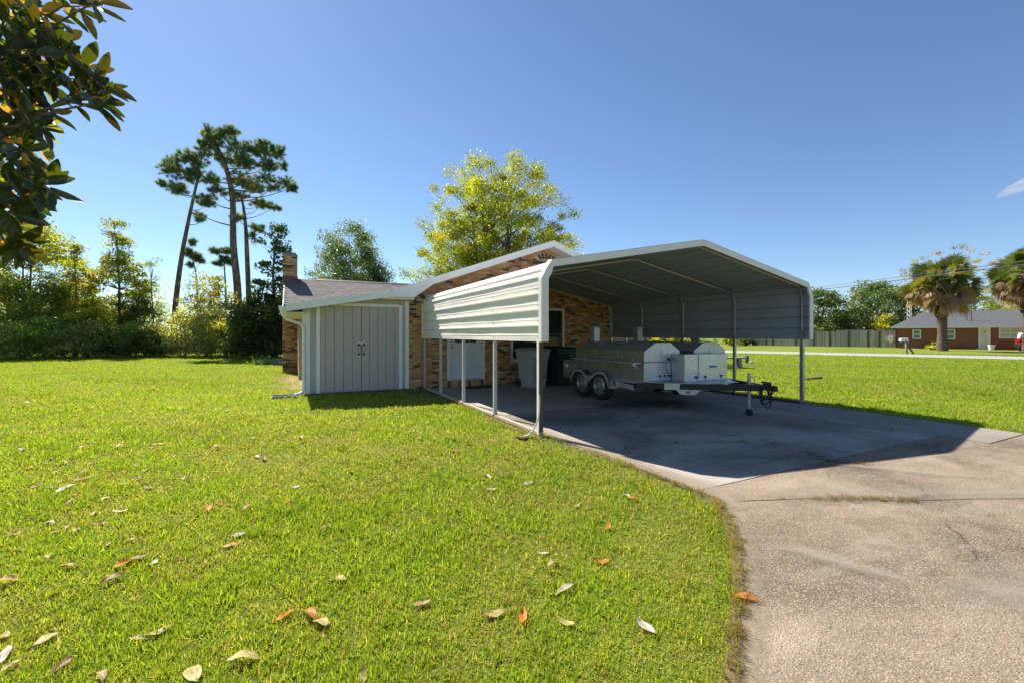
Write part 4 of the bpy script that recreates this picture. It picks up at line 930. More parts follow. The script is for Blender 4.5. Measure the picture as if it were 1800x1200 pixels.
m = MB(); m.box(-0.75, 0.75, -0.25, 0.25, 0.42, 0.50); m.build('seat', M('concrete_grey'), pt, local=True, bevel=0.015)
for s in (-0.5, 0.5):
    m = MB(); m.prism([(s - .07, -0.2, 0), (s - .07, 0.2, 0), (s - .07, 0.14, 0.419), (s - .07, -0.14, 0.419)], (0.14, 0, 0)); m.build('leg', M('concrete_grey'), pt, local=True)

# ------------------------------------------------------------------ far things on the right: fence, mailbox, neighbour's house, car, mast, wires
FA, FB = gp(1323, 607.2), gp(1577, 611.3)
FA2 = FA
FLab = 'long weathered grey picket fence running up to the red brick house'
fence = thing('board_fence', FLab, 'fence', FA)
L = (FB - FA).length; fd_ = (FB - FA).normalized(); fn = Vector((-fd_.y, fd_.x, 0))
m = MB(); s_ = 0.0; k = 0
while s_ < L - 0.1:
    h_ = 1.86 + rng.uniform(-0.05, 0.05) + (0.14 if s_ > L * 0.62 else 0); f = rng.uniform(0.75, 1.2); c = FA + fd_ * (s_ + 0.07)
    m.col = (f, f, f); m.obox((c.x, c.y, h_ / 2 + 0.03), fd_ * 0.066, fn * 0.010, Vector((0, 0, h_ / 2))); s_ += 0.145; k += 1
n = N('fence_wood'); v = n.coord((2, 2, .4)); n.color(n.mix(1.0, n.ramp(n.noise(v, 3, 5), [(0.3, (0.34, 0.305, 0.28)), (0.7, (0.47, 0.43, 0.40))]), n.attr(), 'MULTIPLY')).set(0.9, 0, 0.2)
tag(m.build('picket', M('fence_wood'), fence), kind='stuff')
for px in (1323, 1347, 1359, 1399, 1410, 1431, 1459, 1492, 1526, 1546, 1576):
    t = (px - 1323) / (1577 - 1323); t = t * FA.length * 0 + t
    # intersect the sight line with the fence line
    z0_ = dp(px, HZ, 1.0); a = fd_; det = z0_.x * (-a.y) + a.x * z0_.y; 
    s__ = (z0_.x * FA.y - z0_.y * FA.x) / (z0_.y * a.x - z0_.x * a.y)
    c = FA + fd_ * s__; m = MB(); m.obox((c.x, c.y, 0.99), fd_ * 0.09, fn * 0.075, Vector((0, 0, 0.96))); m.build('post', M('wood_dark' if px not in (1323, 1359, 1410) else 'rust_paint'), fence)
for z in (0.4, 1.0, 1.6):
    m = MB(); m.beam(FA + fn * 0.05 + Vector((0, 0, z)), FB + fn * 0.05 + Vector((0, 0, z)), 0.05, 0.09); m.build('rail', M('wood_grey'), fence)
p = gp(1572.5, 611) + Vector((0, 0, 0)); c = FB + fd_ * -0.55 - fn * 0.1
m = MB(); m.obox((c.x, c.y, 1.02), fd_ * 0.24, fn * 0.10, Vector((0, 0, 0.27))); m.obox((c.x, c.y, 0.7), fd_ * 0.16, fn * 0.06, Vector((0, 0, 0.1))); tag(m.build('meter_box', M('plastic_white'), None, bevel=0.02), 'white utility box on the fence end beside the red brick house', 'box')

# neighbour's house across the street
HA, HB = gp(1578, 611.6), gp(1800, 613.9)
hn = Vector((HA.x, HA.y, 0)).normalized(); hn = Matrix.Rotation(rad(-2.0), 3, 'Z') @ hn; hd = Vector((hn.y, -hn.x, 0))
nb = thing('neighbour_house', 'long red brick ranch house with grey roof across the street behind the palm', 'house', HA)
def H(u, v, z): return HA + hd * u + hn * v + Vector((0, 0, z))
def hbox(u0, u1, v0, v1, z0, z1):
    m = MB(); m.prism([H(u0, v0, z0), H(u1, v0, z0), H(u1, v1, z0), H(u0, v1, z0)], (0, 0, z1 - z0)); return m
def upx(px, v=0.0):      # distance along the facade of a sight line
    r = dp(px, HZ, 1.0); O = HA + hn * v; return (r.x * O.y - r.y * O.x) / (r.y * hd.x - r.x * hd.y)
LH = 21.0; Wz = 2.36
hbox(0, LH, 0, 8, 0, Wz).build('wall', M('far_brick'), nb)
m = MB(); eu0, eu1, ev0, ev1, ez, rz_ = -0.55, LH + .5, -0.55, 8.5, 2.36, 4.05
m.add([H(eu0, ev0, ez), H(eu1, ev0, ez), H(eu1, ev1, ez), H(eu0, ev1, ez), H(eu0 + 2.6, 4, rz_), H(eu1 - 2.6, 4, rz_)], [(0, 1, 5, 4), (2, 3, 4, 5), (3, 0, 4), (1, 2, 5), (0, 3, 2, 1)]); m.build('roof', M('far_shingle'), nb)
hbox(eu0, eu1, ev0 - 0.03, ev0 - 0.005, ez - 0.17, ez + 0.01).build('fascia', M('white_paint'), nb)
hbox(eu0 + .01, eu1 - .01, ev0, -0.01, ez - 0.14, ez - 0.12).build('soffit', M('cream_paint'), nb)
def nwin(pa, pb, za, zb, mat, bars):
    a, b = upx(pa), upx(pb); m = MB()
    for (p_, q_, r_, s_) in ((a, b, za, za + .09), (a, b, zb - .09, zb), (a, a + .09, za + .091, zb - .091), (b - .09, b, za + .091, zb - .091)):
        m.prism([H(p_, -0.05, r_), H(q_, -0.05, r_), H(q_, 0.02, r_), H(p_, 0.02, r_)], (0, 0, s_ - r_))
    w_ = m.build('window', M('white_paint'), nb)
    hbox(a + .09, b - .09, -0.012, -0.004, za + .09, zb - .09).build('pane', M(mat), w_)
    for kind, t in bars:
        if kind == 'h': z = za + (zb - za) * t; hbox(a + .09, b - .09, -0.045, -0.013, z - .04, z + .04).build('sash_rail', M('white_paint'), w_)
        else: u = a + (b - a) * t; hbox(u - .035, u + .035, -0.045, -0.013, za + .091, zb - .091).build('mullion', M('white_paint'), w_)
zz = lambda py: CAM_H + (HZ - py) * 45.5 / FPX
nwin(1604, 1619, zz(596), zz(579), 'teal_glass', [('h', .5)]); nwin(1662, 1679, zz(596.5), zz(578.5), 'teal_glass', [('h', .5)])
nwin(1756, 1797, zz(594.5), zz(576.5), 'curtain_white', [('v', .5), ('h', .5)])
a, b = upx(1720), upx(1741); hbox(a, b, -0.06, -0.002, 0.05, 2.2).build('door_frame', M('white_paint'), nb); dd = hbox(a + .12, b - .12, -0.085, -0.061, 0.06, 2.1).build('front_door', M('cream_paint'), nb)
for (u0, u1, z0, z1) in ((.22, .47, .2, .9), (.53, .78, .2, .9), (.22, .47, 1.05, 1.75), (.53, .78, 1.05, 1.75)): hbox(a + (b - a) * u0, a + (b - a) * u1, -0.095, -0.086, z0, z1).build('panel', M('cream_paint'), dd)
hbox(a + .35, b - .35, -0.11, -0.096, 1.68, 1.83).build('wreath', M('wood_grey'), dd)
hbox(a - .2, b + .2, -0.9, -0.01, 0.0, 0.07).build('stoop', M('concrete_grey'), nb)
for px in (1701, 1709):
    u = upx(px); m = MB(); m.tube([H(u, 1.0, 2.9), H(u, 1.0, 4.5 if px > 1705 else 4.3)], 0.03, 6); m.build('vent_pipe', M('black_steel'), nb)
p = H(upx(1741.5), -0.85, 0); m = MB(); m.lathe((p.x, p.y, 0.0), (0, 0, 1), [(0.0, 0.0), (0.2, 0.0), (0.27, 0.42), (0.30, 0.44), (0.30, 0.5), (0.25, 0.5), (0.24, 0.42), (0, 0.40)], 14); tag(m.build('flower_pot', M('plastic_white'), None, smooth=True), 'white flower pot beside the pale front door across the street', 'pot')
# mast behind that house
p = dgr(1599, 56); mast = thing('lattice_mast', 'slim white lattice antenna mast behind the hip end of the far roof', 'mast', p)
ms = [(0.22, -.13), (-.22, -.13), (0, .25)]
for (x, y) in ms:
    m = MB(); m.tube([(x, y, 0), (x * .9, y * .9, 5.9)], 0.035, 6); m.build('leg', M('white_paint'), mast, local=True)
for k in range(10):
    z = 0.4 + k * 0.55
    for i in range(3):
        a, b = ms[i], ms[(i + 1) % 3]; m = MB(); m.tube([(a[0], a[1], z), (b[0], b[1], z + 0.45)], 0.018, 5); m.build('brace', M('white_paint'), mast, local=True)
m = MB(); m.tube([(0, 0, 5.8), (0, 0, 9.3)], 0.02, 6); m.build('aerial', M('galvanised'), mast, local=True)
# mailbox
p = gp(1593, 621.3); mb = thing('mailbox', 'pale mailbox on a leaning braced wooden post beside the street', 'mailbox', p, -YAW)
m = MB(); m.box(-.06, .06, -.06, .06, 0, 1.15); m.build('post', M('wood_grey'), mb, local=True)
m = MB(); m.beam((0.02, 0, 0.75), (0.58, 0, 0.0), 0.09, 0.09); m.build('brace', M('wood_dark'), mb, local=True)
m = MB(); m.beam((-0.45, 0, 0.93), (0.15, 0, 0.93), 0.10, 0.08); m.build('arm', M('wood_grey'), mb, local=True)
m = MB(); P = [(-.12, 0), (.12, 0), (.12, .14), (.085, .21), (0, .245), (-.085, .21), (-.12, .14)]; m.prism([(-0.5, x, 0.975 + z) for x, z in P], (0.58, 0, 0)); m.build('box', M('plastic_white'), mb, local=True, bevel=0.008)
m = MB(); m.box(-0.14, -0.12, -0.14, -0.122, 1.0, 1.22); m.box(-0.19, -0.10, -0.142, -0.128, 1.08, 1.17); m.build('flag', M('red_lens'), mb, local=True)
# red car parked by the far house
def suv(loc, rz, label):
    t = thing('parked_car', label, 'car', loc, rz)
    b = MB(); P = [(-2.2, .42), (-2.25, .75), (-2.2, 1.05), (-1.95, 1.12), (-1.7, 1.62), (-1.4, 1.70), (0.3, 1.68), (1.05, 1.12), (2.0, 1.0), (2.2, .8), (2.2, .42)]
    b.prism([(x, -.86, z) for x, z in P], (0, 1.72, 0)); b.build('body', M('car_red'), t, local=True, bevel=0.07, smooth=True)
    for s in (-1, 1):
        w1 = MB(); w1.prism([(-1.75, s * .862, 1.14), (-1.52, s * .862, 1.55), (-.75, s * .862, 1.58), (-.75, s * .862, 1.14)], (0, s * .006, 0)); w1.build('side_window', M('teal_glass'), t, local=True)
        w1 = MB(); w1.prism([(-.65, s * .862, 1.14), (-.65, s * .862, 1.58), (.22, s * .862, 1.56), (.72, s * .862, 1.16)], (0, s * .006, 0)); w1.build('side_window', M('teal_glass'), t, local=True)
        w1 = MB(); w1.box(-2.28, -2.2, s * .62 - .12, s * .62 + .12, .85, 1.08); w1.build('tail_light', M('red_lens'), t, local=True)
        for x in (-1.35, 1.35):
            wh = MB(); wh.lathe((x, s * .70, .34), (0, s, 0), [(0, 0.15), (0.2, 0.15), (0.21, 0.17), (0.26, 0.19), (0.33, 0.18), (0.345, 0.15), (0.345, 0.0), (0, 0)], 22); wo = wh.build('wheel', M('rubber'), t, local=True, smooth=True)
            r_ = MB(); r_.lathe((x, s * .86, .34), (0, s, 0), [(0.0, 0.02), (0.06, 0.02), (0.17, 0.0), (0.2, 0.012)], 18); r_.build('rim', M('rim_metal'), wo, local=True, smooth=True)
    b = MB(); b.box(-2.33, -2.16, -.84, .84, .42, .68); b.build('rear_bumper', M('black_steel'), t, local=True, bevel=0.03)
    b = MB(); b.prism([(-1.985, -.68, 1.16), (-1.985, .68, 1.16), (-1.80, .62, 1.55), (-1.80, -.62, 1.55)], (-.012, 0, 0.004)); b.build('rear_window', M('teal_glass'), t, local=True)
    return t
cp = gp(1808, 617.5); cd_ = Vector((SA * .35 + CA, CA * .35 - SA, 0)).normalized(); ang_c = math.atan2(cd_.y, cd_.x)
suv(cp + cd_ * 2.2 + Vector((0, 0, 0)), ang_c, 'dark red car parked at the right edge before the far brick house')
# overhead wires
def wire(a, b, sag, r, label):
    pts = [a + (b - a) * (i / 30) + Vector((0, 0, -sag * 4 * (i / 30) * (1 - i / 30))) for i in range(31)]
    m = MB(); m.tube(pts, r, 5); tag(m.build('utility_wire', M('black_steel'), None, smooth=True), label, 'wire', 'overhead wires along the street')
for (ya, yb, r, lab) in ((503.5, 453.0, 0.020, 'thin overhead wire, upper of the pair crossing before the palms'), (508.0, 459.5, 0.034, 'thicker overhead wire, lower of the pair crossing before the palms')):
    A = dp(1416, ya, 42); B = dp(1800, yb, 29); D = B - A
    wire(A - D * 1.4, B + D * 1.2, 0.25, r, lab)
# far brick house seen below the carport's right side
QA, QB = dgr(1076, 74), dgr(1236, 74)
qd = (QB - QA).normalized(); qn = Vector((-qd.y, qd.x, 0))
fh = thing('far_house', 'distant peach brick house with white porch posts glimpsed under the carport side panel', 'house', QA)
def Q(u, v, z): return QA + qd * u + qn * v + Vector((0, 0, z))
def qbox(u0, u1, v0, v1, z0, z1): m = MB(); m.prism([Q(u0, v0, z0), Q(u1, v0, z0), Q(u1, v1, z0), Q(u0, v1, z0)], (0, 0, z1 - z0)); return m
qu = lambda px: (px - 1076) * 74 / FPX
qbox(-8, qu(1136), 0, 7, 0, 2.6).build('wall', M('peach_brick'), fh); qbox(qu(1136), qu(1236), 1.5, 7, 0, 2.6).build('porch_wall', M('far_brick'), fh)
for px in (1101, 1138, 1151, 1169, 1211): qbox(qu(px) - .09, qu(px) + .09, -0.3, -0.1, 0, 2.6).build('porch_post', M('white_paint'), fh)
m = MB(); m.prism([Q(-8.5, -0.8, 2.6), Q(-8.5, 7.6, 2.6), Q(-8.5, 3.5, 4.4)], qd * (qu(1240) + 9)); m.build('roof', M('far_shingle'), fh)
qbox(qu(1225), qu(1234), 1.46, 1.5, 0.3, 2.1).build('door', M('teal_glass'), fh)
# ------------------------------------------------------------------ vegetation
def unit(a): return a / np.maximum(np.linalg.norm(a, axis=-1, keepdims=True), 1e-9)
def leaf_quads(rs, P, size, C, aspect=0.55, out=None, droop=0.2, flat=0.35):
    """P (N,3) leaf centres -> rhombic leaves"""
    N_ = len(P); t = rs.normal(size=(N_, 3)); t[:, 2] -= droop
    if out is not None: t += out
    t = unit(t); n_ = rs.normal(size=(N_, 3)); n_[:, 2] += flat * np.sign(rs.normal(size=N_)) * 2; b = unit(np.cross(n_, t))
    s = size * rs.uniform(0.6, 1.3, (N_, 1))
    V = np.stack([P - t * s * 0.5, P + b * s * 0.5 * aspect, P + t * s * 0.5, P - b * s * 0.5 * aspect], 1).reshape(-1, 3)
    F = np.arange(N_ * 4).reshape(-1, 4)
    return V, F, np.repeat(C, 4, 0)
def pal_colors(rs, pal, N_, jit=0.18):
    w_ = np.array([p[1] for p in pal], float); idx = rs.choice(len(pal), N_, p=w_ / w_.sum())
    c = np.array([p[0] for p in pal], float)[idx]; return np.clip(c * rs.uniform(1 - jit, 1 + jit, (N_, 1)), 0, 1)
PAL = dict(
    yellowgreen=[((0.16, 0.18, 0.025), 4), ((0.22, 0.21, 0.03), 3), ((0.11, 0.15, 0.025), 3), ((0.27, 0.20, 0.03), 1)],
    maple=[((0.15, 0.175, 0.018), 5), ((0.19, 0.19, 0.02), 4), ((0.10, 0.14, 0.018), 4), ((0.25, 0.19, 0.025), 1.0)],
    midgreen=[((0.085, 0.125, 0.035), 4), ((0.115, 0.15, 0.035), 3), ((0.06, 0.09, 0.03), 2.5), ((0.17, 0.175, 0.04), 1.5)],
    autumn=[((0.11, 0.15, 0.03), 5), ((0.16, 0.18, 0.03), 4), ((0.20, 0.13, 0.035), 0.9), ((0.18, 0.08, 0.035), 0.6)],
    dark=[((0.04, 0.062, 0.028), 4), ((0.06, 0.085, 0.034), 3), ((0.085, 0.11, 0.04), 1.8), ((0.12, 0.08, 0.04), .6)],
    oak=[((0.055, 0.085, 0.04), 4), ((0.085, 0.115, 0.055), 3), ((0.035, 0.06, 0.028), 3)],
    greybush=[((0.16, 0.165, 0.085), 3), ((0.12, 0.135, 0.065), 3), ((0.21, 0.205, 0.10), 2), ((0.07, 0.085, 0.04), 1.5)],
    orangebush=[((0.13, 0.15, 0.03), 4), ((0.22, 0.14, 0.035), 1.0), ((0.09, 0.115, 0.03), 3), ((0.20, 0.19, 0.035), 2)],
    seed=[((0.15, 0.13, 0.045), 3), ((0.22, 0.12, 0.06), 3), ((0.10, 0.115, 0.035), 2), ((0.27, 0.21, 0.07), 1)],
    mimosa=[((0.10, 0.15, 0.03), 4), ((0.15, 0.19, 0.04), 3), ((0.07, 0.11, 0.03), 2)],
)
def tree(name, label, cat, px, Z, top, bot, hw, pal, seed, nclump=70, per=80, leaf=0.16, clump=0.55, shape='round', stems=1, trunk_r=0.14, base_z=0.0, lean=0.0, group=None, mat='foliage', flat=0.6, gaps=0.0, inner=0.35, bark='bark', limb_r=0.45, aspect=0.55, trunk_top=0.8):
    rs = np.random.RandomState(seed); loc = dgr(px, Z); loc.z = base_z
    zt = CAM_H + (HZ - top) * Z / FPX - base_z; zb = max(0.05, CAM_H + (HZ - bot) * Z / FPX - base_z); R_ = hw * Z / FPX
    prof = {'round': lambda t: np.sqrt(np.clip(1 - (2 * t - 1) ** 2, 0, 1)) ** 0.8, 'cone': lambda t: np.clip(1.05 - t, 0, 1) ** 0.75 * (0.55 + 0.45 * np.minimum(1, t * 5)),
            'vase': lambda t: (0.42 + 0.75 * t) * np.clip(1 - np.clip((t - 0.55) / 0.45, 0, 1) ** 2.2, 0, 1) ** 0.6, 'maple': lambda t: (1 - 0.5 * t ** 1.6) * np.minimum(1, 0.75 + t), 'dome': lambda t: np.sqrt(np.clip(1 - t ** 2.2, 0, 1)),
            'bell': lambda t: (np.clip(1 - t, 0, 1) ** 0.55) * (0.75 + 0.25 * np.sin(t * 9 + seed))}[shape]
    t = rs.uniform(0, 1, nclump * 3); rr = prof(t) ; keep = rs.uniform(0, 1, nclump * 3) < np.maximum(rr, 0.12) ** 1.2
    t = t[keep][:nclump]; nC = len(t); a = rs.uniform(0, 2 * np.pi, nC); r = R_ * prof(t) * (inner + (1 - inner) * np.sqrt(rs.uniform(0, 1, nC))) * rs.uniform(0.82, 1.12, nC)
    if shape == 'maple': r = r * (0.86 + 0.22 * np.sin(2 * a + 1.1 + seed) + 0.16 * np.sin(5 * a + 9 * t))
    cz = zb + (zt - zb) * t
    cen = np.stack([r * np.cos(a) + lean * cz, r * np.sin(a), cz], 1)
    br = rs.uniform(0.62, 1.25, nC); hue = pal_colors(rs, pal, nC, 0.05)
    cr = clump * rs.uniform(0.6, 1.35, nC)
    per = int(per * 1.4); N_ = nC * per; ci = np.repeat(np.arange(nC), per)
    off = np.clip(rs.normal(size=(N_, 3)), -1.7, 1.7) * np.array([1, 1, flat]) * cr[ci][:, None] * 0.62
    P = cen[ci] + off; leaf = leaf * 1.08
    if base_z == 0: P[:, 2] = np.maximum(P[:, 2], 0.04)
    C = (pal_colors(rs, pal, N_) * 0.55 + hue[ci] * 0.45) * br[ci][:, None]
    V, F, C = leaf_quads(rs, P, leaf, C, aspect)
    t_ = thing(name, label, cat, loc, 0.0, group)
    link('crown', np_mesh('crown', V, F, np.clip(C, 0, 1), M(mat)), t_)
    m = MB(); tops = []
    for s in range(stems):
        sa = 2 * math.pi * s / max(1, stems) + seed; so = 0.0 if stems == 1 else trunk_r * 1.2
        sp = 0.0 if stems == 1 else R_ * 0.22
        H_ = zb + (zt - zb) * trunk_top * (1 if stems == 1 else 0.9)
        pts = []; k = 7
        for i in range(k + 1):
            u = i / k; pts.append(Vector((so * math.cos(sa) + sp * u * math.cos(sa) + lean * H_ * u + 0.06 * math.sin(u * 7 + seed) * min(1, H_ / 5), so * math.sin(sa) + sp * u * math.sin(sa) + 0.06 * math.cos(u * 6 + seed) * u, -0.05 + (H_ + 0.05) * u)))
        m.tube(pts, [trunk_r * (1.25 if i == 0 else 1) * (1 - 0.85 * i / k) / (1 if stems == 1 else 1.3) + 0.008 for i in range(k + 1)], 7)
        tops.append(pts)
    for i in range(nC):
        if rs.rand() < 0.25 and nC > 30: continue
        pts = tops[rs.randint(len(tops))]; c = Vector(cen[i]); zc = c.z
        zs = max(pts[1].z, min(pts[-2].z, zc - (0.25 + 0.5 * rs.rand()) * (Vector((c.x - lean * zc, c.y)).length + 0.2)))
        j = min(range(len(pts)), key=lambda q: abs(pts[q].z - zs)); p0 = pts[j]
        mid = (p0 + c) / 2 + Vector(rs.normal(size=3) * 0.06 * (c - p0).length); r0 = trunk_r * (1 - 0.85 * j / (len(pts) - 1)) * limb_r
        m.tube([p0, mid, c + (c - mid) * 0.25], [max(0.012, r0), max(0.009, r0 * 0.55), 0.006], 4, cap=False)
    m.build('trunk', M(bark), t_, local=True, smooth=True, recalc=False)
    return t_

def pine(label, pts_px, Z, tr, seed, tufts, group='tall pines behind the house', small=False):
    """pts_px: trunk polyline as sight lines at depth Z; tufts: list of (px,py,rx,ry,count)"""
    rs = np.random.RandomState(seed); base = dgr(pts_px[0][0], Z); t_ = thing('pine_tree', label, 'pine tree', base, 0, group)
    fwd = Vector((SA, CA, 0)); rgt = Vector((CA, -SA, 0))
    line = [dp(a, b, Z) - base for a, b in pts_px]; line[0].z = -0.05
    line = bez(line, 5); k = len(line) - 1
    m = MB(); m.tube(line, [tr * (1.15 - 0.8 * (i / k)) for i in range(k + 1)], 9)
    VV = []; CC = []
    for (px, py, rx, ry, cnt) in tufts:
        c0 = dp(px, py, Z) - base; sx, sz = 1.15 * rx * Z / FPX, 1.2 * ry * Z / FPX
        # limb to the cloud of tufts
        j = min(range(len(line)), key=lambda q: (line[q] - c0).length + max(0, line[q].z - c0.z + 0.6) * 1.5); p0 = line[j]; off = fwd * rs.normal() * sx * 0.5
        c1 = c0 + off; mid = (p0 + c1) / 2 + Vector((0, 0, -0.12 * (c1 - p0).length)) + Vector(rs.normal(size=3) * 0.1)
        r0 = max(0.02, tr * (1.15 - 0.8 * j / k) * 0.32); m.tube(bez([p0, mid, c1], 4), [r0, r0 * .9, r0 * .8, r0 * .7, r0 * .6, r0 * .5, r0 * .4, r0 * .3, 0.012], 5, cap=False)
        for q in range(int(cnt * 4.0)):
            d = rs.normal(size=3); d /= np.linalg.norm(d); d *= rs.uniform(0.35, 1.0)
            c = c1 + rgt * (d[0] * sx) + fwd * (d[1] * sx * 0.9) + Vector((0, 0, d[2] * sz))
            mid2 = (c1 + c) / 2 + Vector((0, 0, -0.1 * (c - c1).length)); m.tube([c1, mid2, c], [0.016, 0.012, 0.007], 3, cap=False)
            ax = (c - c1).normalized() + Vector((0, 0, 0.35)); ax.normalize(); ax = np.array(ax)
            nn = 84; dirs = unit(rs.normal(size=(nn, 3)) * 0.85 + ax * 0.55); ln = rs.uniform(0.16, 0.36, (nn, 1)); o = np.array(c) + ax * rs.uniform(-0.16, 0.05, (nn, 1))
            side_ = unit(np.cross(dirs, rs.normal(size=(nn, 3)))) * 0.010
            tri = np.stack([o - side_, o + side_, o + dirs * ln], 1); VV.append(tri.reshape(-1, 3))
            col = np.array([(0.055, 0.085, 0.04), (0.035, 0.062, 0.034), (0.08, 0.10, 0.045), (0.045, 0.075, 0.042)][rs.randint(4)]) * rs.uniform(0.75, 1.3)
            if rs.rand() < 0.05: col = np.array((0.17, 0.11, 0.06))
            CC.append(np.repeat((col * rs.uniform(0.8, 1.2, (nn, 1))), 3, 0))
    m.build('trunk', M('pine_bark'), t_, local=True, smooth=True, recalc=False)
    V = np.concatenate(VV); C = np.concatenate(CC); link('crown', np_mesh('crown', V, np.arange(len(V)).reshape(-1, 3), C, M('needles')), t_)
    return t_

# three tall pines and two young ones
pine('tall leaning pine with slender bare trunk, leftmost of the big pines', [(303, 612), (308, 540), (318, 460), (330, 395), (343, 335), (352, 300)], 33.5, 0.19, 11,
     [(290, 280, 18, 12, 11), (305, 300, 20, 14, 13), (325, 275, 18, 14, 13), (300, 325, 16, 10, 9), (335, 310, 18, 14, 12), (345, 280, 16, 14, 10), (285, 322, 8, 7, 4), (365, 360, 14, 6, 6), (350, 385, 10, 5, 4), (322, 335, 14, 8, 7)])
pine('tallest pine with thick straight trunk and broad spreading crown', [(417, 612), (418, 520), (410, 430), (409, 355), (400, 305), (385, 265), (370, 235)], 34.0, 0.27, 12,
     [(362, 232, 12, 12, 10), (375, 250, 18, 13, 14), (400, 245, 18, 12, 13), (418, 240, 14, 9, 9), (360, 262, 16, 12, 11), (392, 275, 22, 14, 17), (425, 265, 22, 14, 17), (450, 262, 18, 12, 14), (470, 262, 18, 12, 13), (490, 268, 12, 12, 10), (440, 290, 22, 12, 16), (470, 290, 18, 12, 13), (405, 305, 22, 13, 16), (378, 318, 18, 10, 11), (430, 320, 18, 10, 12), (465, 312, 16, 9, 8), (350, 305, 14, 10, 8), (390, 338, 16, 8, 8), (375, 355, 16, 7, 8), (497, 290, 7, 7, 4), (355, 380, 10, 6, 4), (455, 335, 16, 7, 7), (500, 318, 14, 10, 8), (512, 330, 10, 8, 6), (487, 335, 12, 6, 5)])
pine('slimmer forked pine just right of the tallest pine', [(438, 612), (437, 520), (434, 440), (432, 400), (428, 365), (424, 345)], 35.5, 0.20, 13,
     [(425, 345, 14, 8, 8), (445, 350, 14, 8, 7), (468, 362, 20, 6, 10), (487, 366, 10, 5, 5), (420, 385, 12, 6, 6), (450, 398, 12, 6, 6), (440, 412, 8, 5, 4), (448, 330, 12, 7, 7), (458, 405, 7, 4, 3)])
pine('young pine with drooping tip between the leaning pine and the tallest', [(346, 612), (347, 520), (344, 480), (338, 455)], 36, 0.085, 14, [(336, 425, 5, 7, 6), (334, 445, 7, 7, 8), (343, 452, 8, 7, 9), (352, 458, 5, 4, 4), (337, 466, 5, 4, 4)])
pine('young pine with flat crown just left of the tallest trunk', [(397, 612), (397, 530), (395, 480), (392, 450)], 36, 0.09, 15, [(380, 442, 10, 5, 8), (398, 440, 10, 6, 9), (393, 455, 9, 5, 7), (382, 463, 9, 4, 6), (405, 462, 8, 4, 5)])

WG = 'trees along the edge of the woods'
tree('broadleaf_tree', 'large yellow-green tree at the far left, behind the hanging magnolia sprigs', 'tree', 45, 31, 385, 600, 95, PAL['yellowgreen'], 21, 210, 95, 0.17, 0.6, 'dome', 2, 0.17, group=WG)
tree('broadleaf_tree', 'yellow-green sapling with pointed twiggy top left of the red-tipped tree', 'tree', 132, 30, 425, 585, 30, PAL['yellowgreen'], 22, 60, 75, 0.15, 0.42, 'cone', 1, 0.09, group=WG)
tree('broadleaf_tree', 'slender tree with red-tipped leaves standing alone against the sky', 'tree', 208, 32, 384, 575, 58, PAL['autumn'], 23, 110, 75, 0.16, 0.48, 'bell', 1, 0.13, group=WG, flat=0.45)
tree('broadleaf_tree', 'sparse thin sapling just left of the leaning pine', 'tree', 268, 32, 440, 600, 24, PAL['midgreen'], 24, 40, 26, 0.13, 0.36, 'bell', 1, 0.06, group=WG)
tree('broadleaf_tree', 'short bright yellow sapling among the shrubs below the red-tipped tree', 'tree', 155, 29.5, 520, 590, 34, PAL['yellowgreen'], 25, 46, 80, 0.15, 0.4, 'dome', 1, 0.06, group=WG)
tree('broadleaf_tree', 'bright yellow-green low tree in the gap right of the red-tipped trunk', 'tree', 190, 33, 525, 600, 30, PAL['yellowgreen'], 26, 40, 70, 0.15, 0.4, 'dome', 1, 0.06, group=WG)
tree('broadleaf_tree', 'dark green small tree at the right foot of the red-tipped tree', 'tree', 238, 31.5, 520, 610, 30, PAL['dark'], 27, 46, 85, 0.15, 0.42, 'dome', 1, 0.07, group=WG)
tree('broadleaf_tree', 'dark leafy tree low at the far left edge', 'tree', 12, 29.5, 490, 615, 52, PAL['midgreen'], 28, 74, 90, 0.16, 0.5, 'dome', 1, 0.1, group=WG)
tree('broadleaf_tree', 'shaded green tree beneath the large yellow-green one', 'tree', 92, 29.5, 500, 615, 48, PAL['midgreen'], 29, 74, 90, 0.16, 0.5, 'dome', 1, 0.1, group=WG)
tree('broadleaf_tree', 'bushy tree with orange and yellow top between two pine trunks', 'tree', 372, 32, 482, 605, 52, PAL['orangebush'], 30, 80, 90, 0.15, 0.48, 'dome', 2, 0.08, group=WG)
tree('magnolia_tree', 'dark glossy magnolia with layered branches behind the chimney', 'tree', 482, 28.5, 388, 612, 72, PAL['dark'], 31, 130, 62, 0.21, 0.44, 'bell', 1, 0.16, flat=0.4, aspect=0.5)
tree('magnolia_tree', 'low dark magnolia filling the space between the pine and the brick chimney', 'tree', 455, 27.5, 520, 616, 48, PAL['dark'], 32, 80, 80, 0.20, 0.45, 'dome', 1, 0.1)
tree('oak_tree', 'grey-green round oak rising behind the house roof', 'tree', 617, 42, 398, 560, 72, PAL['oak'], 33, 210, 130, 0.17, 0.8, 'dome', 3, 0.2)
tree('maple_tree', 'big yellow-green autumn maple with upswept branches behind the gable', 'tree', 866, 31, 296, 520, 162, PAL['maple'], 34, 400, 170, 0.115, 0.5, 'maple', 5, 0.20, trunk_top=0.8, inner=0.3, limb_r=0.6, flat=0.75)
tree('maple_tree', 'lower dense yellow-green maple boughs rising just behind the house ridge', 'tree', 905, 34, 390, 540, 140, PAL['maple'], 35, 130, 120, 0.15, 0.5, 'dome', 3, 0.16)
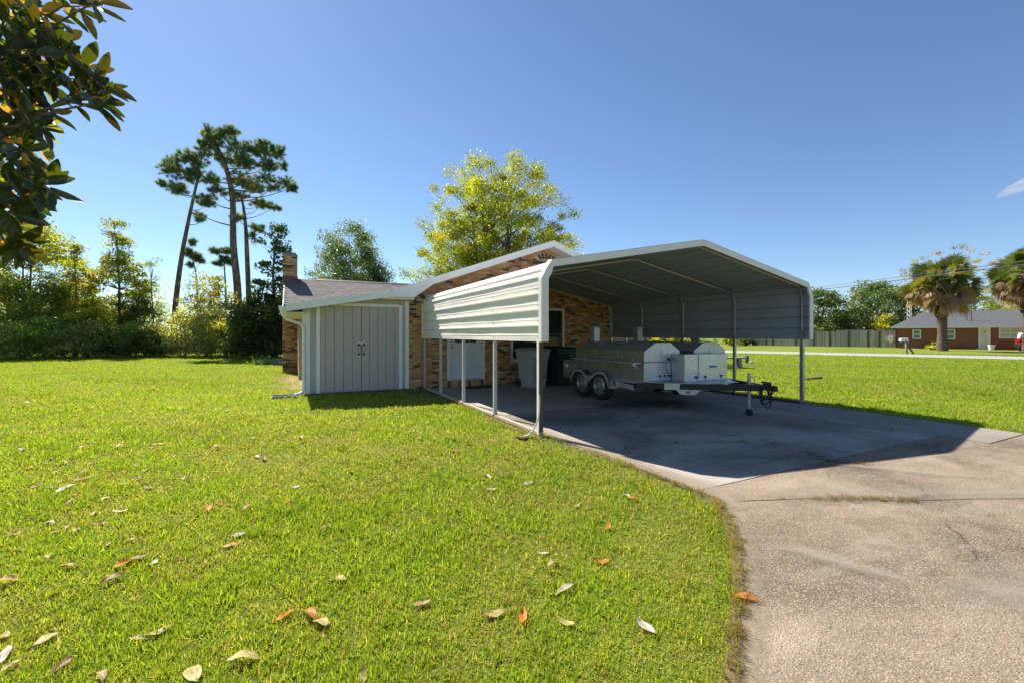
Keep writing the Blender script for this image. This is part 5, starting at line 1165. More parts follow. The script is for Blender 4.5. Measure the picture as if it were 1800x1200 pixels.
# shrubs along the edge of the woods
SG = 'shrubs along the foot of the woods'
rs0 = random.Random(3)
row = [(-5, 26.5, 566, 46, 'greybush'), (40, 27, 572, 36, 'midgreen'), (78, 27.5, 560, 34, 'midgreen'), (112, 28, 575, 30, 'greybush'), (150, 28.5, 556, 34, 'greybush'), (188, 29, 578, 30, 'dark'), (222, 29.5, 570, 32, 'midgreen'), (256, 29.5, 582, 28, 'dark'), (288, 30, 566, 26, 'greybush'), (325, 30, 545, 34, 'greybush'), (362, 30, 535, 34, 'greybush'), (398, 29.5, 560, 30, 'orangebush'), (428, 28.5, 575, 28, 'dark'), (465, 28, 572, 30, 'dark'), (500, 28, 560, 30, 'dark')]
for k_ in ('greybush', 'midgreen'): PAL[k_] = [(tuple(min(.5, x * 1.35) for x in c), w_) for c, w_ in PAL[k_]]
names = {'midgreen': 'leafy green', 'greybush': 'pale grey-green', 'dark': 'dark glossy', 'orangebush': 'orange-tinged'}
where = ['at the far left edge of the woods', 'under the hanging magnolia tip', 'below the shaded green tree', 'left of the yellow sapling', 'in front of the yellow sapling', 'below the red-tipped tree', 'right of the red-tipped trunk', 'left of the thin sapling', 'at the foot of the leaning pine', 'just right of the leaning pine', 'between the young pine trunks', 'at the foot of the tallest pine', 'left of the low dark magnolia', 'in front of the low dark magnolia', 'against the brick chimney']
for i, (px, Z, top, hw, pl) in enumerate(row):
    tree('shrub', '%s shrub %s' % (names[pl], where[i]), 'shrub', px, Z, top, 619, hw, PAL[pl], 61 + i, 46, 95, 0.12, 0.42, 'dome', 3, 0.035, group=SG)
# the mass of wood farther back
def mass(name, specs, pal, seed, leaf):
    rs = np.random.RandomState(seed); VV = []; FF = []; CC = []; b = 0
    for (px0, px1, Z, top, n_, per, cr) in specs:
        px = rs.uniform(px0, px1, n_); Zs = Z * rs.uniform(0.92, 1.12, n_); u = rs.uniform(0, 1, n_)
        for k in range(n_):
            c = dgr(px[k], Zs[k]); tp = CAM_H + (HZ - top - 12 * math.sin(px[k] * 0.11 + 1.3 * seed) - 9 * math.sin(px[k] * .043)) * Zs[k] / FPX; c.z = 0.2 + (tp - 0.2) * u[k]
            P = np.array(c) + rs.normal(size=(per, 3)) * cr * np.array([1, 1, .7]); P[:, 2] = np.maximum(P[:, 2], 0.05)
            C = pal_colors(rs, pal, per) * rs.uniform(0.6, 1.2); V, F, C4 = leaf_quads(rs, P, leaf, C); VV.append(V); FF.append(F + b); CC.append(C4); b += len(V)
    o = link(name, np_mesh(name, np.concatenate(VV), np.concatenate(FF), np.clip(np.concatenate(CC), 0, 1), M('foliage')))
    return tag(o, kind='stuff')
tag(mass('woods', [(-250, 560, 46, 535, 260, 75, 1.0), (520, 1000, 60, 545, 90, 70, 1.3)], PAL['midgreen'], 5, 0.3), 'distant mass of mixed woods behind the garden trees', 'woods')
tag(mass('undergrowth', [(-250, 500, 33, 598, 80, 80, 0.5)], PAL['greybush'], 6, 0.16), 'shaded undergrowth along the edge of the woods', 'undergrowth')
tag(mass('far_woods', [(1050, 1420, 95, 572, 70, 60, 1.6), (1400, 1900, 88, 560, 120, 70, 1.7)], PAL['oak'], 9, 0.42), 'distant wood beyond the board fence', 'woods')
# right side
tree('oak_tree', 'round dark green oak behind the fence next to the carport', 'tree', 1442, 62, 503, 600, 46, PAL['oak'], 41, 90, 105, 0.30, 1.0, 'dome', 2, 0.25)
tree('oak_tree', 'broad grey-green oak behind the fence left of the palm', 'tree', 1538, 63, 497, 600, 62, PAL['oak'], 42, 130, 105, 0.30, 1.05, 'dome', 3, 0.25)
tree('broadleaf_tree', 'small yellow-green tree over the fence by the far house corner', 'tree', 1557, 58, 556, 605, 22, PAL['yellowgreen'], 43, 40, 70, 0.26, 0.6, 'dome', 1, 0.1)
tree('seedpod_tree', 'thinly leaved tree with reddish seed heads rising behind the big palm', 'tree', 1668, 60, 432, 570, 92, PAL['seed'], 44, 190, 34, 0.17, 0.42, 'dome', 3, 0.16, inner=0.6, flat=0.5, limb_r=0.5)
tree('mimosa_tree', 'feathery light green tree with pale branches behind the far roof', 'tree', 1728, 66, 502, 580, 70, PAL['mimosa'], 45, 90, 85, 0.26, 0.9, 'dome', 4, 0.16, flat=0.35)
tree('mimosa_tree', 'light green tree at the right edge behind the far roof', 'tree', 1835, 68, 500, 585, 60, PAL['mimosa'], 46, 80, 85, 0.28, 0.9, 'dome', 3, 0.16)
tree('shrub', 'yellow-green bush at the foot of the big palm trunk', 'shrub', 1643, 43.5, 601, 616, 9, PAL['yellowgreen'], 47, 18, 60, 0.16, 0.25, 'dome', 2, 0.03)
for i, (px, c_, lab) in enumerate(((1158, 'yellowgreen', 'yellow flowering shrub before the distant porch, left one'), (1186, 'orangebush', 'orange and yellow flowering shrub in the middle of the distant porch'), (1200, 'yellowgreen', 'yellow-green shrub at the right end of the distant porch'))):
    tree('shrub', lab, 'shrub', px, 68, 591, 606, 11, PAL[c_], 48 + i, 20, 60, 0.28, 0.4, 'dome', 2, 0.03)
tree('shrub', 'bright yellow shrub beside the fence start, seen under the carport', 'shrub', 1287, 58, 590, 604, 10, PAL['yellowgreen'], 52, 20, 60, 0.24, 0.35, 'dome', 2, 0.03)
tree('shrub', 'dark clipped shrub at the start of the board fence', 'shrub', 1312, 60, 591, 605, 12, PAL['dark'], 53, 24, 60, 0.24, 0.4, 'dome', 2, 0.03)

# cabbage palms
def palm(label, px, Z, base_py, cz_py, R_px, seed, trunk_top_py):
    rs = np.random.RandomState(seed); loc = dgr(px, Z); t_ = thing('palm_tree', label, 'palm tree', loc, 0, 'cabbage palms across the street')
    cz = CAM_H + (HZ - cz_py) * Z / FPX; R_ = R_px * Z / FPX; tt = CAM_H + (HZ - trunk_top_py) * Z / FPX
    m = MB(); k = 12; m.tube([(0.05 * math.sin(i * .5), 0, -0.05 + cz * i / k) for i in range(k + 1)], [0.42 - 0.09 * min(1, i / 3) + 0.02 * rs.rand() + (0.08 if i > 7 else 0) for i in range(k + 1)], 14)
    for i in range(70):   # old boots on the trunk
        a = rs.uniform(0, 6.28); z = rs.uniform(tt * 0.75, cz * 0.92); d = Vector((math.cos(a), math.sin(a), 0)); p = d * 0.34 + Vector((0, 0, z)); m.tube([p, p + d * 0.16 + Vector((0, 0, 0.25))], [0.07, 0.03], 4)
    m.build('trunk', M('palm_bark'), t_, local=True, smooth=True, recalc=False)
    VV = {'frond': [], 'dead': []}; CC = {'frond': [], 'dead': []}
    def fan(p, d, size, col, droop, key, n_=26):
        d = Vector(d).normalized(); s = d.cross(Vector((0, 0, 1)))
        if s.length < 0.05: s = Vector((1, 0, 0))
        s.normalize(); up = s.cross(d); ro = rs.uniform(-1.5, 1.5); s, up = s * math.cos(ro) + up * math.sin(ro), up * math.cos(ro) - s * math.sin(ro)
        for i in range(n_):
            th_ = (i / (n_ - 1) - 0.5) * 3.6; dir_ = d * math.cos(th_ * 0.62) + s * math.sin(th_ * 0.62) + up * (0.12 * math.cos(th_)); L = size * (0.75 + 0.25 * math.cos(th_ * .7)) * rs.uniform(0.85, 1.1)
            w_ = 0.05; a = p; b = p + dir_ * L * 0.55 + Vector((0, 0, -droop * 0.18 * L)); c = p + dir_ * L * 0.92 + Vector((0, 0, -droop * 0.75 * L)); sd = dir_.cross(up).normalized() * w_
            VV[key].append([a, b - sd, c, b + sd]); f = rs.uniform(0.8, 1.2); CC[key].append([tuple(x * f for x in col)] * 4)
    stem = MB(); stem.col = (0.16, 0.15, 0.05)
    for i in range(140):
        el = math.asin(rs.uniform(-0.8, 1.0)); a = rs.uniform(0, 6.28); d = Vector((math.cos(a) * math.cos(el), math.sin(a) * math.cos(el), math.sin(el)))
        Lp = R_ * rs.uniform(0.3, 0.72); dead = el < -0.25 or (el < 0.1 and rs.rand() < 0.35)
        base = Vector((0, 0, cz - 0.2 + 0.3 * math.sin(el))); p = base + d * Lp + Vector((0, 0, -0.12 * Lp if el < .3 else 0))
        stem.tube([base, base + d * Lp * .5 + Vector((0, 0, .08)), p], [0.035, 0.028, 0.018], 4, cap=False)
        col = ((0.26, 0.17, 0.10), (0.20, 0.12, 0.075), (0.33, 0.23, 0.14))[rs.randint(3)] if dead else ((0.075, 0.11, 0.03), (0.11, 0.135, 0.035), (0.055, 0.085, 0.028), (0.17, 0.15, 0.04))[rs.randint(4)]
        dd = (d + Vector((0, 0, -0.5 if dead else -0.1))).normalized(); fan(p, dd, rs.uniform(.75, 1.2) * R_ * (0.52 if not dead else 0.36), col, 0.7 if dead else 0.3, 'dead' if dead else 'frond', 18)
    for i in range(60):   # skirt of hanging dead leaves
        a = rs.uniform(0, 6.28); d = Vector((math.cos(a), math.sin(a), 0)); p = d * rs.uniform(0.3, 0.62) + Vector((0, 0, rs.uniform(tt + .4, cz - 0.2))); fan(p, d * 0.35 + Vector((0, 0, -1)), R_ * 0.28, ((0.24, 0.16, 0.10), (0.17, 0.11, 0.075), (0.30, 0.215, 0.14))[rs.randint(3)], 0.5, 'dead', 14)
    stem.build('leaf_stalks', M('palm_leaf'), t_, local=True, recalc=False)
    for key, nm in (('frond', 'crown'), ('dead', 'dead_skirt')):
        V = np.array(VV[key], dtype=np.float32).reshape(-1, 3); link(nm, np_mesh(nm, V, np.arange(len(V)).reshape(-1, 4), np.array(CC[key]).reshape(-1, 3), M('palm_leaf')), t_)
palm('stout cabbage palm with shaggy brown skirt in front of the far brick house', 1656, 40.5, 617, 498, 52, 71, 550)
palm('second cabbage palm cut off by the right edge of the picture', 1808, 38.5, 620, 480, 52, 72, 532)

# small spiky plant by the walkway
p = gp(474, 640); sp = thing('border_plant', 'low spiky green plant beside the walkway near the chimney', 'plant', p)
rs = np.random.RandomState(8); m = MB()
for i in range(140):
    a = rs.uniform(0, 6.28); r = abs(rs.normal()) * 0.35; b = Vector((r * math.cos(a) * 2.0, r * math.sin(a), 0)); d = Vector((rs.normal() * .5, rs.normal() * .5, 1)).normalized(); L = rs.uniform(.25, .55); s = d.cross(Vector((math.cos(a), math.sin(a), 0.1))).normalized() * 0.012
    m.col = tuple(np.array((0.10, 0.15, 0.04)) * rs.uniform(.6, 1.4)); tip = b + d * L + Vector((d.x, d.y, -0.3)) * L * .3; m.add([b - s, b + s, b + d * L * .6 + s * .8, tip, b + d * L * .6 - s * .8], [(0, 1, 2, 3, 4)])
m.build('leaves', M('foliage'), sp, local=True, recalc=False)

# ------------------------------------------------------------------ the magnolia overhead: large leaves one by one
mag_loc = dgr(-560, 3.3); mag = thing('magnolia_tree', 'near magnolia hanging its big glossy leaves into the top left corner', 'tree', mag_loc)
def mag_leaf(k):
    r = random.Random(100 + k); L = r.uniform(0.135, 0.20); Wd = L * r.uniform(0.36, 0.46); fold = r.uniform(0.08, 0.32); curl = r.uniform(-0.25, 0.35); n_ = 5
    top, bot = [], []
    m = MB(); g = r.uniform(0.75, 1.25); tc = (0.022 * g, 0.042 * g, 0.016 * g); uc = r.choice([(0.17, 0.10, 0.045), (0.17, 0.15, 0.045), (0.22, 0.11, 0.05), (0.14, 0.15, 0.04)])
    def row(i, s, off):
        t = i / n_; w_ = Wd * 0.5 * math.sin(math.pi * min(1, t * 0.94 + 0.03)) ** 0.8; y = L * t; zc = curl * L * (t - 0.2) ** 2
        return (s * w_, y, zc + abs(s) * w_ * fold * 2 + off)
    for lay, (off, col, mi) in enumerate(((0.0006, tc, 0), (-0.0006, uc, 1))):
        m.col = col; m.m = mi; b = len(m.v); vs = [row(i, s, off) for i in range(n_ + 1) for s in (-1, 0, 1)]
        fs = []
        for i in range(n_):
            for j in range(2):
                q = (i * 3 + j, i * 3 + j + 1, (i + 1) * 3 + j + 1, (i + 1) * 3 + j); fs.append(q if lay == 0 else q[::-1])
        m.add(vs, fs)
    return m.mesh('leaf', [M('magnolia_top'), M('magnolia_under')], smooth=True)
ML = [mag_leaf(k) for k in range(12)]
r = random.Random(77)
CL = [(168, 3, 2.7), (140, 12, 2.9), (118, 6, 2.8), (20, 12, 2.7), (45, 10, 3.0), (70, 22, 2.8), (30, 40, 2.9), (8, 45, 2.6), (60, 48, 2.7), (85, 60, 2.9), (105, 70, 2.8), (40, 75, 3.0), (15, 85, 2.7), (70, 88, 2.8), (120, 95, 2.7), (150, 118, 2.8), (95, 110, 3.0), (50, 110, 2.8), (20, 120, 2.9), (170, 138, 2.7), (188, 150, 2.8), (135, 140, 2.9), (110, 140, 2.8), (160, 165, 2.7), (138, 178, 2.8), (183, 180, 2.7), (75, 150, 2.9), (40, 150, 2.8), (10, 160, 2.7), (60, 180, 2.8), (85, 195, 2.9), (28, 195, 2.8), (55, 218, 2.7), (75, 222, 2.8), (12, 215, 2.9), (25, 245, 2.8), (45, 268, 2.7), (15, 280, 2.8), (35, 300, 2.9), (68, 322, 2.7), (88, 325, 2.75), (52, 330, 2.9), (12, 322, 2.7), (28, 348, 2.8), (48, 352, 2.75), (8, 372, 2.8), (25, 378, 2.7), (30, 428, 2.75), (46, 432, 2.8), (12, 432, 2.7)]
cen = [(dp(a, b, z), a, b) for a, b, z in CL]
trunk = MB(); trunk.tube([mag_loc * 1.0 + Vector((0, 0, z)) + Vector((0.05 * math.sin(z * 2), 0, 0)) for z in np.linspace(-0.05, 7.0, 9)], [0.2 - 0.018 * i for i in range(9)], 10); trunk.build('trunk', M('bark'), mag, smooth=True)
hubs = [dp(-60, 30, 2.95), dp(-40, 140, 2.9), dp(-30, 260, 2.85), dp(-30, 360, 2.85)]
for h in hubs:
    s = mag_loc + Vector((0, 0, h.z - 0.35)); b = MB(); b.tube(bez([s, (s + h) / 2 + Vector((0, 0, 0.15)), h], 5), [0.05 - 0.003 * i for i in range(11)], 7); b.build('branch', M('bark'), mag, smooth=True)
cnt = 0
for (c, a, b_) in cen:
    h = min(hubs, key=lambda q: (q - c).length); tw = (c - h).normalized(); tw = (tw + Vector((0, 0, -0.15))).normalized()
    b = MB(); b.tube(bez([h, (h + c) / 2 + Vector((r.uniform(-.03, .03), r.uniform(-.03, .03), 0.04)), c], 4), [0.012 - 0.001 * i for i in range(9)], 5); b.build('twig', M('bark'), mag, smooth=True)
    nl = 6 if cnt < 294 else 0
    for k in range(nl):
        phi = 2 * math.pi * (k / nl) + r.uniform(-.4, .4); e1 = tw.orthogonal().normalized(); e2 = tw.cross(e1)
        d = (tw * r.uniform(0.15, 0.75) + e1 * math.cos(phi) + e2 * math.sin(phi) + Vector((0, 0, r.uniform(-.35, .1)))).normalized()
        nrm = (tw - d * tw.dot(d)) + Vector((r.uniform(-.35, .35), r.uniform(-.35, .35), r.uniform(0, .5))); nrm = (nrm - d * nrm.dot(d)).normalized()
        xax = d.cross(nrm).normalized(); mat_ = Matrix((xax, d, nrm)).transposed()
        p = c + d * 0.02 - tw * r.uniform(0, 0.07) - mag_loc
        o = link('leaf', ML[r.randrange(len(ML))], mag, p); o.rotation_euler = mat_.to_euler(); s_ = r.uniform(0.68, 0.98); o.scale = (s_, s_, s_); cnt += 1
# the rest of that crown, outside the picture
V_ = []; m = MB()
for i in range(900):
    c = dp(r.uniform(-900, -45), r.uniform(-330, 380), r.uniform(2.6, 4.2)); d = Vector((r.gauss(0, 1), r.gauss(0, 1), r.gauss(-.3, .8))).normalized(); n_ = d.orthogonal().normalized(); s = d.cross(n_); L = r.uniform(.12, .19)
    g = r.uniform(.7, 1.3); m.col = (0.03 * g, 0.05 * g, 0.018 * g); m.add([c, c + d * L * .5 + s * L * .2, c + d * L, c + d * L * .5 - s * L * .2], [(0, 1, 2, 3)])
for i in range(330):
    py_ = r.uniform(-30, 440); px_ = r.uniform(-60, 120 - 0.19 * py_ + 14 * math.sin(py_ * .06)); c = dp(px_, py_, r.uniform(3.05, 3.7)); d = Vector((r.gauss(.4, 1), r.gauss(0, 1), r.gauss(-.3, .8))).normalized(); n_ = d.orthogonal().normalized(); s = d.cross(n_); q = r.uniform(0, 6.28); s = s * math.cos(q) + n_ * math.sin(q); L = r.uniform(.11, .17); w_ = L * .21; nn_ = d.cross(s)
    g = r.uniform(.7, 1.4); m.col = r.choice([(0.03 * g, 0.05 * g, 0.018 * g), (0.035 * g, 0.055 * g, 0.02 * g), (0.10 * g, 0.055 * g, 0.03 * g)])
    m.add([c, c + d * L * .3 + s * w_ + nn_ * .01, c + d * L * .7 + s * w_ + nn_ * .008, c + d * L - nn_ * .01, c + d * L * .7 - s * w_ + nn_ * .008, c + d * L * .3 - s * w_ + nn_ * .01, c + d * L * .5], [(0, 1, 6), (1, 2, 6), (2, 3, 6), (3, 4, 6), (4, 5, 6), (5, 0, 6)])
tag(m.build('outer_leaves', M('magnolia_top'), mag, recalc=False), kind='stuff')
# ------------------------------------------------------------------ grass
def in_poly(x, y, poly):
    c = np.zeros(len(x), bool); n_ = len(poly)
    for i in range(n_):
        x0, y0 = poly[i][:2]; x1, y1 = poly[(i + 1) % n_][:2]
        if y0 == y1: continue
        k = ((y0 > y) != (y1 > y)) & (x < (x1 - x0) * (y - y0) / (y1 - y0) + x0); c ^= k
    return c
DRV = [(3.40, 12.5), (3.40, 2.66), (2.74, 2.03), (2.05, 1.52), (1.68, 1.27), (0.75, 0.6), (-1.5, -1.5), (-1.5, -6), (13, -6), (13, 0), (11.6, 1.2), (9.90, 2.4), (9.90, 12.5)]
HSE = [(0.24, 11.9), (10, 11.9), (10, 24), (0.24, 24)]
rs = np.random.RandomState(17)
NB = 900000
px = rs.uniform(-350, 2150, NB); d = 1.25 * np.exp(rs.uniform(0, 1, NB) ** 0.8 * math.log(34 / 1.25))
t = (px - 900) / FPX; X = d * (t * CA + SA); Y = d * (CA - t * SA)
STR = [ext(a0, a1, -3), ext(a0, a1, 4.5), ext(b0, b1, 4.5), ext(b0, b1, -3)]
ok = ~in_poly(X, Y, STR) & ~in_poly(X + rs.normal(size=NB) * .03, Y + rs.normal(size=NB) * .03, DRV) & ~in_poly(X, Y, HSE)
def patchy(x, y):
    return (np.sin(x * 1.3 + 2.1 * np.sin(y * .7)) + np.sin(y * 1.7 + 1.3 * np.sin(x * 1.1) + 1) + np.sin(x * 4.1 + y * 3.3) * .6 + np.sin(x * 6.3 - y * 7.7 + 2) * .5) / 3.1
bare = np.zeros(NB)
for (cx, cy, sx, sy, k) in ((3.0, 10.8, .35, .9, .92), (3.15, 6.4, .12, 1.2, .6), (0.0, 15.6, .5, 3.2, .7), (2.2, 11.6, .8, .25, .8)):
    bare = np.maximum(bare, k * np.exp(-((X - cx) / sx) ** 2 - ((Y - cy) / sy) ** 2))
ok &= rs.uniform(0, 1, NB) > bare
tuftf = np.ones(NB)
# coarser clumps of grass scattered through the turf
nt_ = 2600; tpx = rs.uniform(-350, 2150, nt_); td = 1.3 * np.exp(rs.uniform(0, 1, nt_) * math.log(14 / 1.3)); tt_ = (tpx - 900) / FPX
TX_, TY_ = np.repeat(td * (tt_ * CA + SA), 34), np.repeat(td * (CA - tt_ * SA), 34); sp_ = np.repeat(0.018 * td ** .5 * rs.uniform(.5, 1.6, nt_), 34)
TX_ = TX_ + rs.normal(size=len(TX_)) * sp_; TY_ = TY_ + rs.normal(size=len(TX_)) * sp_
okt = ~in_poly(TX_, TY_, DRV) & ~in_poly(TX_, TY_, HSE)
X = np.concatenate([X[ok], TX_[okt]]); Y = np.concatenate([Y[ok], TY_[okt]]); d = np.concatenate([d[ok], np.repeat(td, 34)[okt]]); N_ = len(X)
tuftf = np.concatenate([np.ones(ok.sum()), np.repeat(rs.uniform(1.05, 1.6, nt_), 34)[okt]]); tcol = np.concatenate([np.ones(ok.sum()), np.repeat(rs.uniform(.7, 1.25, nt_), 34)[okt]])
pt = patchy(X, Y); p2 = patchy(X * 3.7 + 5, Y * 3.3 - 2); p3 = patchy(X * .33 + 1, Y * .31)
hgt = 0.028 * (d / 2) ** 0.28 * rs.uniform(0.35, 1.5, N_) * tuftf * np.clip(1 + 0.4 * pt + 0.35 * p2, .3, 2); wid = 0.0027 * (d / 2) ** 0.68 * rs.uniform(0.6, 1.6, N_) * tuftf ** .6
az = rs.uniform(0, 2 * np.pi, N_); ln = np.abs(rs.normal(0, 0.85, N_)); lx, ly = np.cos(az) * ln, np.sin(az) * ln
ha = rs.uniform(0, 2 * np.pi, N_); wx, wy = np.cos(ha) * wid, np.sin(ha) * wid
b = np.stack([X, Y, np.zeros(N_)], 1); s = np.stack([wx, wy, np.zeros(N_)], 1)
tip = b + np.stack([lx * hgt, ly * hgt, hgt / np.sqrt(1 + 0.6 * ln ** 2)], 1)
V = np.stack([b - s, b + s, tip], 1).reshape(-1, 3)
pal = np.array([(0.22, 0.31, 0.024), (0.285, 0.36, 0.03), (0.145, 0.245, 0.022), (0.36, 0.395, 0.055), (0.45, 0.38, 0.17), (0.30, 0.19, 0.08)])
dry = np.clip(0.10 - .22 * pt - .30 * p2 - .1 * p3, .015, .8)
pr = np.stack([0.34 + 0 * pt, 0.26 + .14 * np.clip(p3, -1, 1), 0.20 + .16 * np.clip(pt + p2, -1, 1), 0.14 - .08 * np.clip(pt, -1, 1), dry, dry * .3], 1); pr = np.clip(pr, .005, 1); pr /= pr.sum(1, keepdims=True)
idx = (rs.uniform(0, 1, (N_, 1)) > np.cumsum(pr, 1)).sum(1).clip(0, 5)
C = pal[idx] * rs.uniform(.75, 1.25, (N_, 1)) * (1 + .16 * np.clip(p3 + .5 * p2, -1, 1))[:, None] * tcol[:, None]; far = np.clip((d - 9) / 14, 0, .8)[:, None]; C = C * (1 - far) + np.array((0.235, 0.32, 0.028)) * far
tag(link('grass', np_mesh('grass', V, np.arange(N_ * 3).reshape(-1, 3), np.repeat(C, 3, 0), M('grass_blade'))), 'short mown lawn grass, yellow-green in the sun', 'grass', kind='stuff')
# ragged grass hanging over the slab edge and weeds in the joints
m_v, m_c = [], []
def tuft(x, y, n_, h, sp, cols):
    for i in range(n_):
        a = rs.uniform(0, 6.28); r_ = abs(rs.normal()) * sp; bx, by = x + r_ * math.cos(a), y + r_ * math.sin(a); hh = h * rs.uniform(.5, 1.4); l = abs(rs.normal()) * .9; a2 = rs.uniform(0, 6.28); w_ = 0.003
        m_v.extend([(bx - w_, by, .020), (bx + w_, by + w_ * .5, .020), (bx + hh * l * math.cos(a2), by + hh * l * math.sin(a2), .022 + hh)]); c = np.array(cols[rs.randint(len(cols))]) * rs.uniform(.7, 1.3); m_c.extend([c] * 3)
DRY = [(0.34, 0.22, 0.07), (0.26, 0.15, 0.06), (0.30, 0.25, 0.08), (0.16, 0.10, 0.05)]; GRN = [(0.16, 0.22, 0.02), (0.22, 0.26, 0.03), (0.30, 0.24, 0.06)]
ed = [(3.40, 4.6), (3.41, 3.6), (3.40, 2.75), (3.05, 2.3), (2.74, 2.03), (2.38, 1.74), (2.05, 1.52), (1.68, 1.27), (1.2, .93)]
for (a, b_) in zip(ed, ed[1:]):
    for k in range(40):
        t_ = rs.rand(); q_ = abs(rs.normal()) * .035; tuft(a[0] + (b_[0] - a[0]) * t_ + q_ * .7, a[1] + (b_[1] - a[1]) * t_ - q_ * .7, 11, .04, .028, GRN + DRY)
for (qx, qy, n_) in ((1107, 791, 3), (1193, 780, 4), (1260, 779, 4), (1309, 779, 5), (1361, 783, 6), (1419, 800, 8), (1440, 806, 6), (1459, 812, 7), (1500, 817, 5), (1517, 819, 9), (1250, 757, 3), (1280, 764, 4), (1340, 776, 4)):
    for k in range(n_):
        p = gp(qx + rs.normal() * 9, qy + rs.normal() * 1.2); tuft(p.x, p.y, 16, .032, .045, DRY)
for k in range(150):
    u = rs.beta(2.2, 1.8); p = Vector((3.6, 2.55, 0)) + (Vector((5.3, 1.75, 0)) - Vector((3.6, 2.55, 0))) * u
    if 0.35 < u < 0.85 or rs.rand() < .15: tuft(p.x + rs.normal() * .02, p.y + rs.normal() * .03 + (.04 if u < .6 else 0), 14, .03, .035, DRY)
for k in range(60): tuft(3.18 + rs.normal() * .05, rs.uniform(5.4, 7.2), 8, .03, .03, DRY + GRN)
for k in range(24): tuft(3.22 + rs.normal() * .04, 9.1 + rs.normal() * .25, 8, .06, .04, DRY)
for k in range(120): tuft(9.93 + abs(rs.normal()) * .06, rs.uniform(2.4, 10), 8, .045, .04, GRN + DRY)
V = np.array(m_v); tag(link('weeds', np_mesh('weeds', V, np.arange(len(V)).reshape(-1, 3), np.array(m_c), M('grass_blade'))), 'dry weeds and ragged grass in the joints and along the slab edges', 'weeds', kind='stuff')

# ------------------------------------------------------------------ fallen magnolia leaves, one by one
LC = dict(t=(0.55, 0.37, 0.20), o=(0.62, 0.24, 0.05), w=(0.66, 0.58, 0.48), d=(0.27, 0.12, 0.055), l=(0.46, 0.39, 0.13), g=(0.46, 0.50, 0.34), p=(0.50, 0.31, 0.24))
LN = dict(t='tan', o='orange', w='pale silvery', d='dark brown', l='olive green', g='silvery green', p='pinkish tan')
def fallen_mesh(k, ty):
    r = random.Random(k * 7 + ord(ty)); L = r.uniform(0.085, 0.125); W_ = L * r.uniform(0.36, 0.5); n_ = 6; fold = r.uniform(.05, .6); curl = r.uniform(-.7, .9); c = LC[ty]
    m = MB(); vs = []
    for i in range(n_ + 1):
        t = i / n_; w_ = W_ / 2 * math.sin(math.pi * min(1, .04 + .93 * t)) ** .75; zc = curl * L * (t - .5) ** 2 + .012
        for s in (-1, -.5, 0, .5, 1):
            wav = .004 * math.sin(t * 9 + s * 3 + k); f = (.75 if s == 0 else 1) * r.uniform(.8, 1.15); m.col = tuple(min(1, x * f) for x in c)
            m.add([(s * w_ * math.cos(fold * abs(s)), L * (t - .5), zc + abs(s) * w_ * math.sin(fold) + wav)], [])
    for i in range(n_):
        for j in range(4): m.f.append((i * 5 + j, i * 5 + j + 1, i * 5 + j + 6, i * 5 + j + 5)); m.mi.append(0)
    m.col = tuple(x * .6 for x in c); m.tube([(0, -L * .5, .012 + curl * L * .25), (0, -L * .62, .01 + curl * L * .3)], .0022, 4)
    me = m.mesh('fallen_leaf', M('fallen'), smooth=True); zs = [v.co.z for v in me.vertices]; lo = min(zs)
    for v in me.vertices: v.co.z -= lo
    return me
FM = {}
A_ = '105,65,w 315,130,o 78,148,d 448,195,d 562,215,t 645,236,w 845,222,d 793,192,d 492,248,t 458,240,o 338,253,t 285,262,d 65,232,d 95,250,l 90,262,d 138,297,w 213,295,t 380,311,t 265,312,t 205,312,w 22,341,t 118,335,o 90,350,d 125,366,d 232,347,w 270,360,t 338,355,t 335,380,t 553,322,w 590,342,w 803,313,d 882,252,t 1028,210,w 1040,288,w 1068,298,d 1220,211,t 1284,212,t 1322,236,d 1270,160,d 1395,124,t 1700,215,t 1623,124,w 1160,93,w 735,90,w 757,90,w 1738,148,w 508,396,w 563,378,d 750,373,d 600,412,l 660,428,l 88,423,d 158,405,t 205,412,w 245,390,d 245,422,w 285,408,w 305,445,o 290,472,d 425,458,l 485,512,w 380,520,l 710,506,l 850,500,o 1003,498,t 1170,470,o 1200,411,w 1424,349,o 1722,360,o 200,558,w 408,560,t 65,602,t 230,595,t 270,580,t 310,592,t 70,670,d 187,702,t 275,738,t 440,647,t 530,630,t 25,805,t 505,725,o 555,706,d 620,725,g 460,790,d 937,650,o 968,607,w 1093,587,p 1320,575,t 1372,790,l 1712,890,p 1155,940,o 1258,940,o 1300,968,l 190,1033,l 560,1033,l 645,1005,l 990,1120,l 780,1180,l 410,1190,t 250,1140,d 1470,1185,l 20,1100,w 40,1145,l 15,1025,l'
B_ = '110,175,d 168,196,d 68,198,d 295,215,d 346,201,d 405,234,t 290,297,w 182,316,w 170,275,w 635,320,o 590,338,g 615,347,o 440,365,l 535,431,o 336,511,w 365,547,t 512,538,o 402,624,w 185,698,l 275,712,o 405,725,l 648,740,w 953,658,o 1375,277,d'
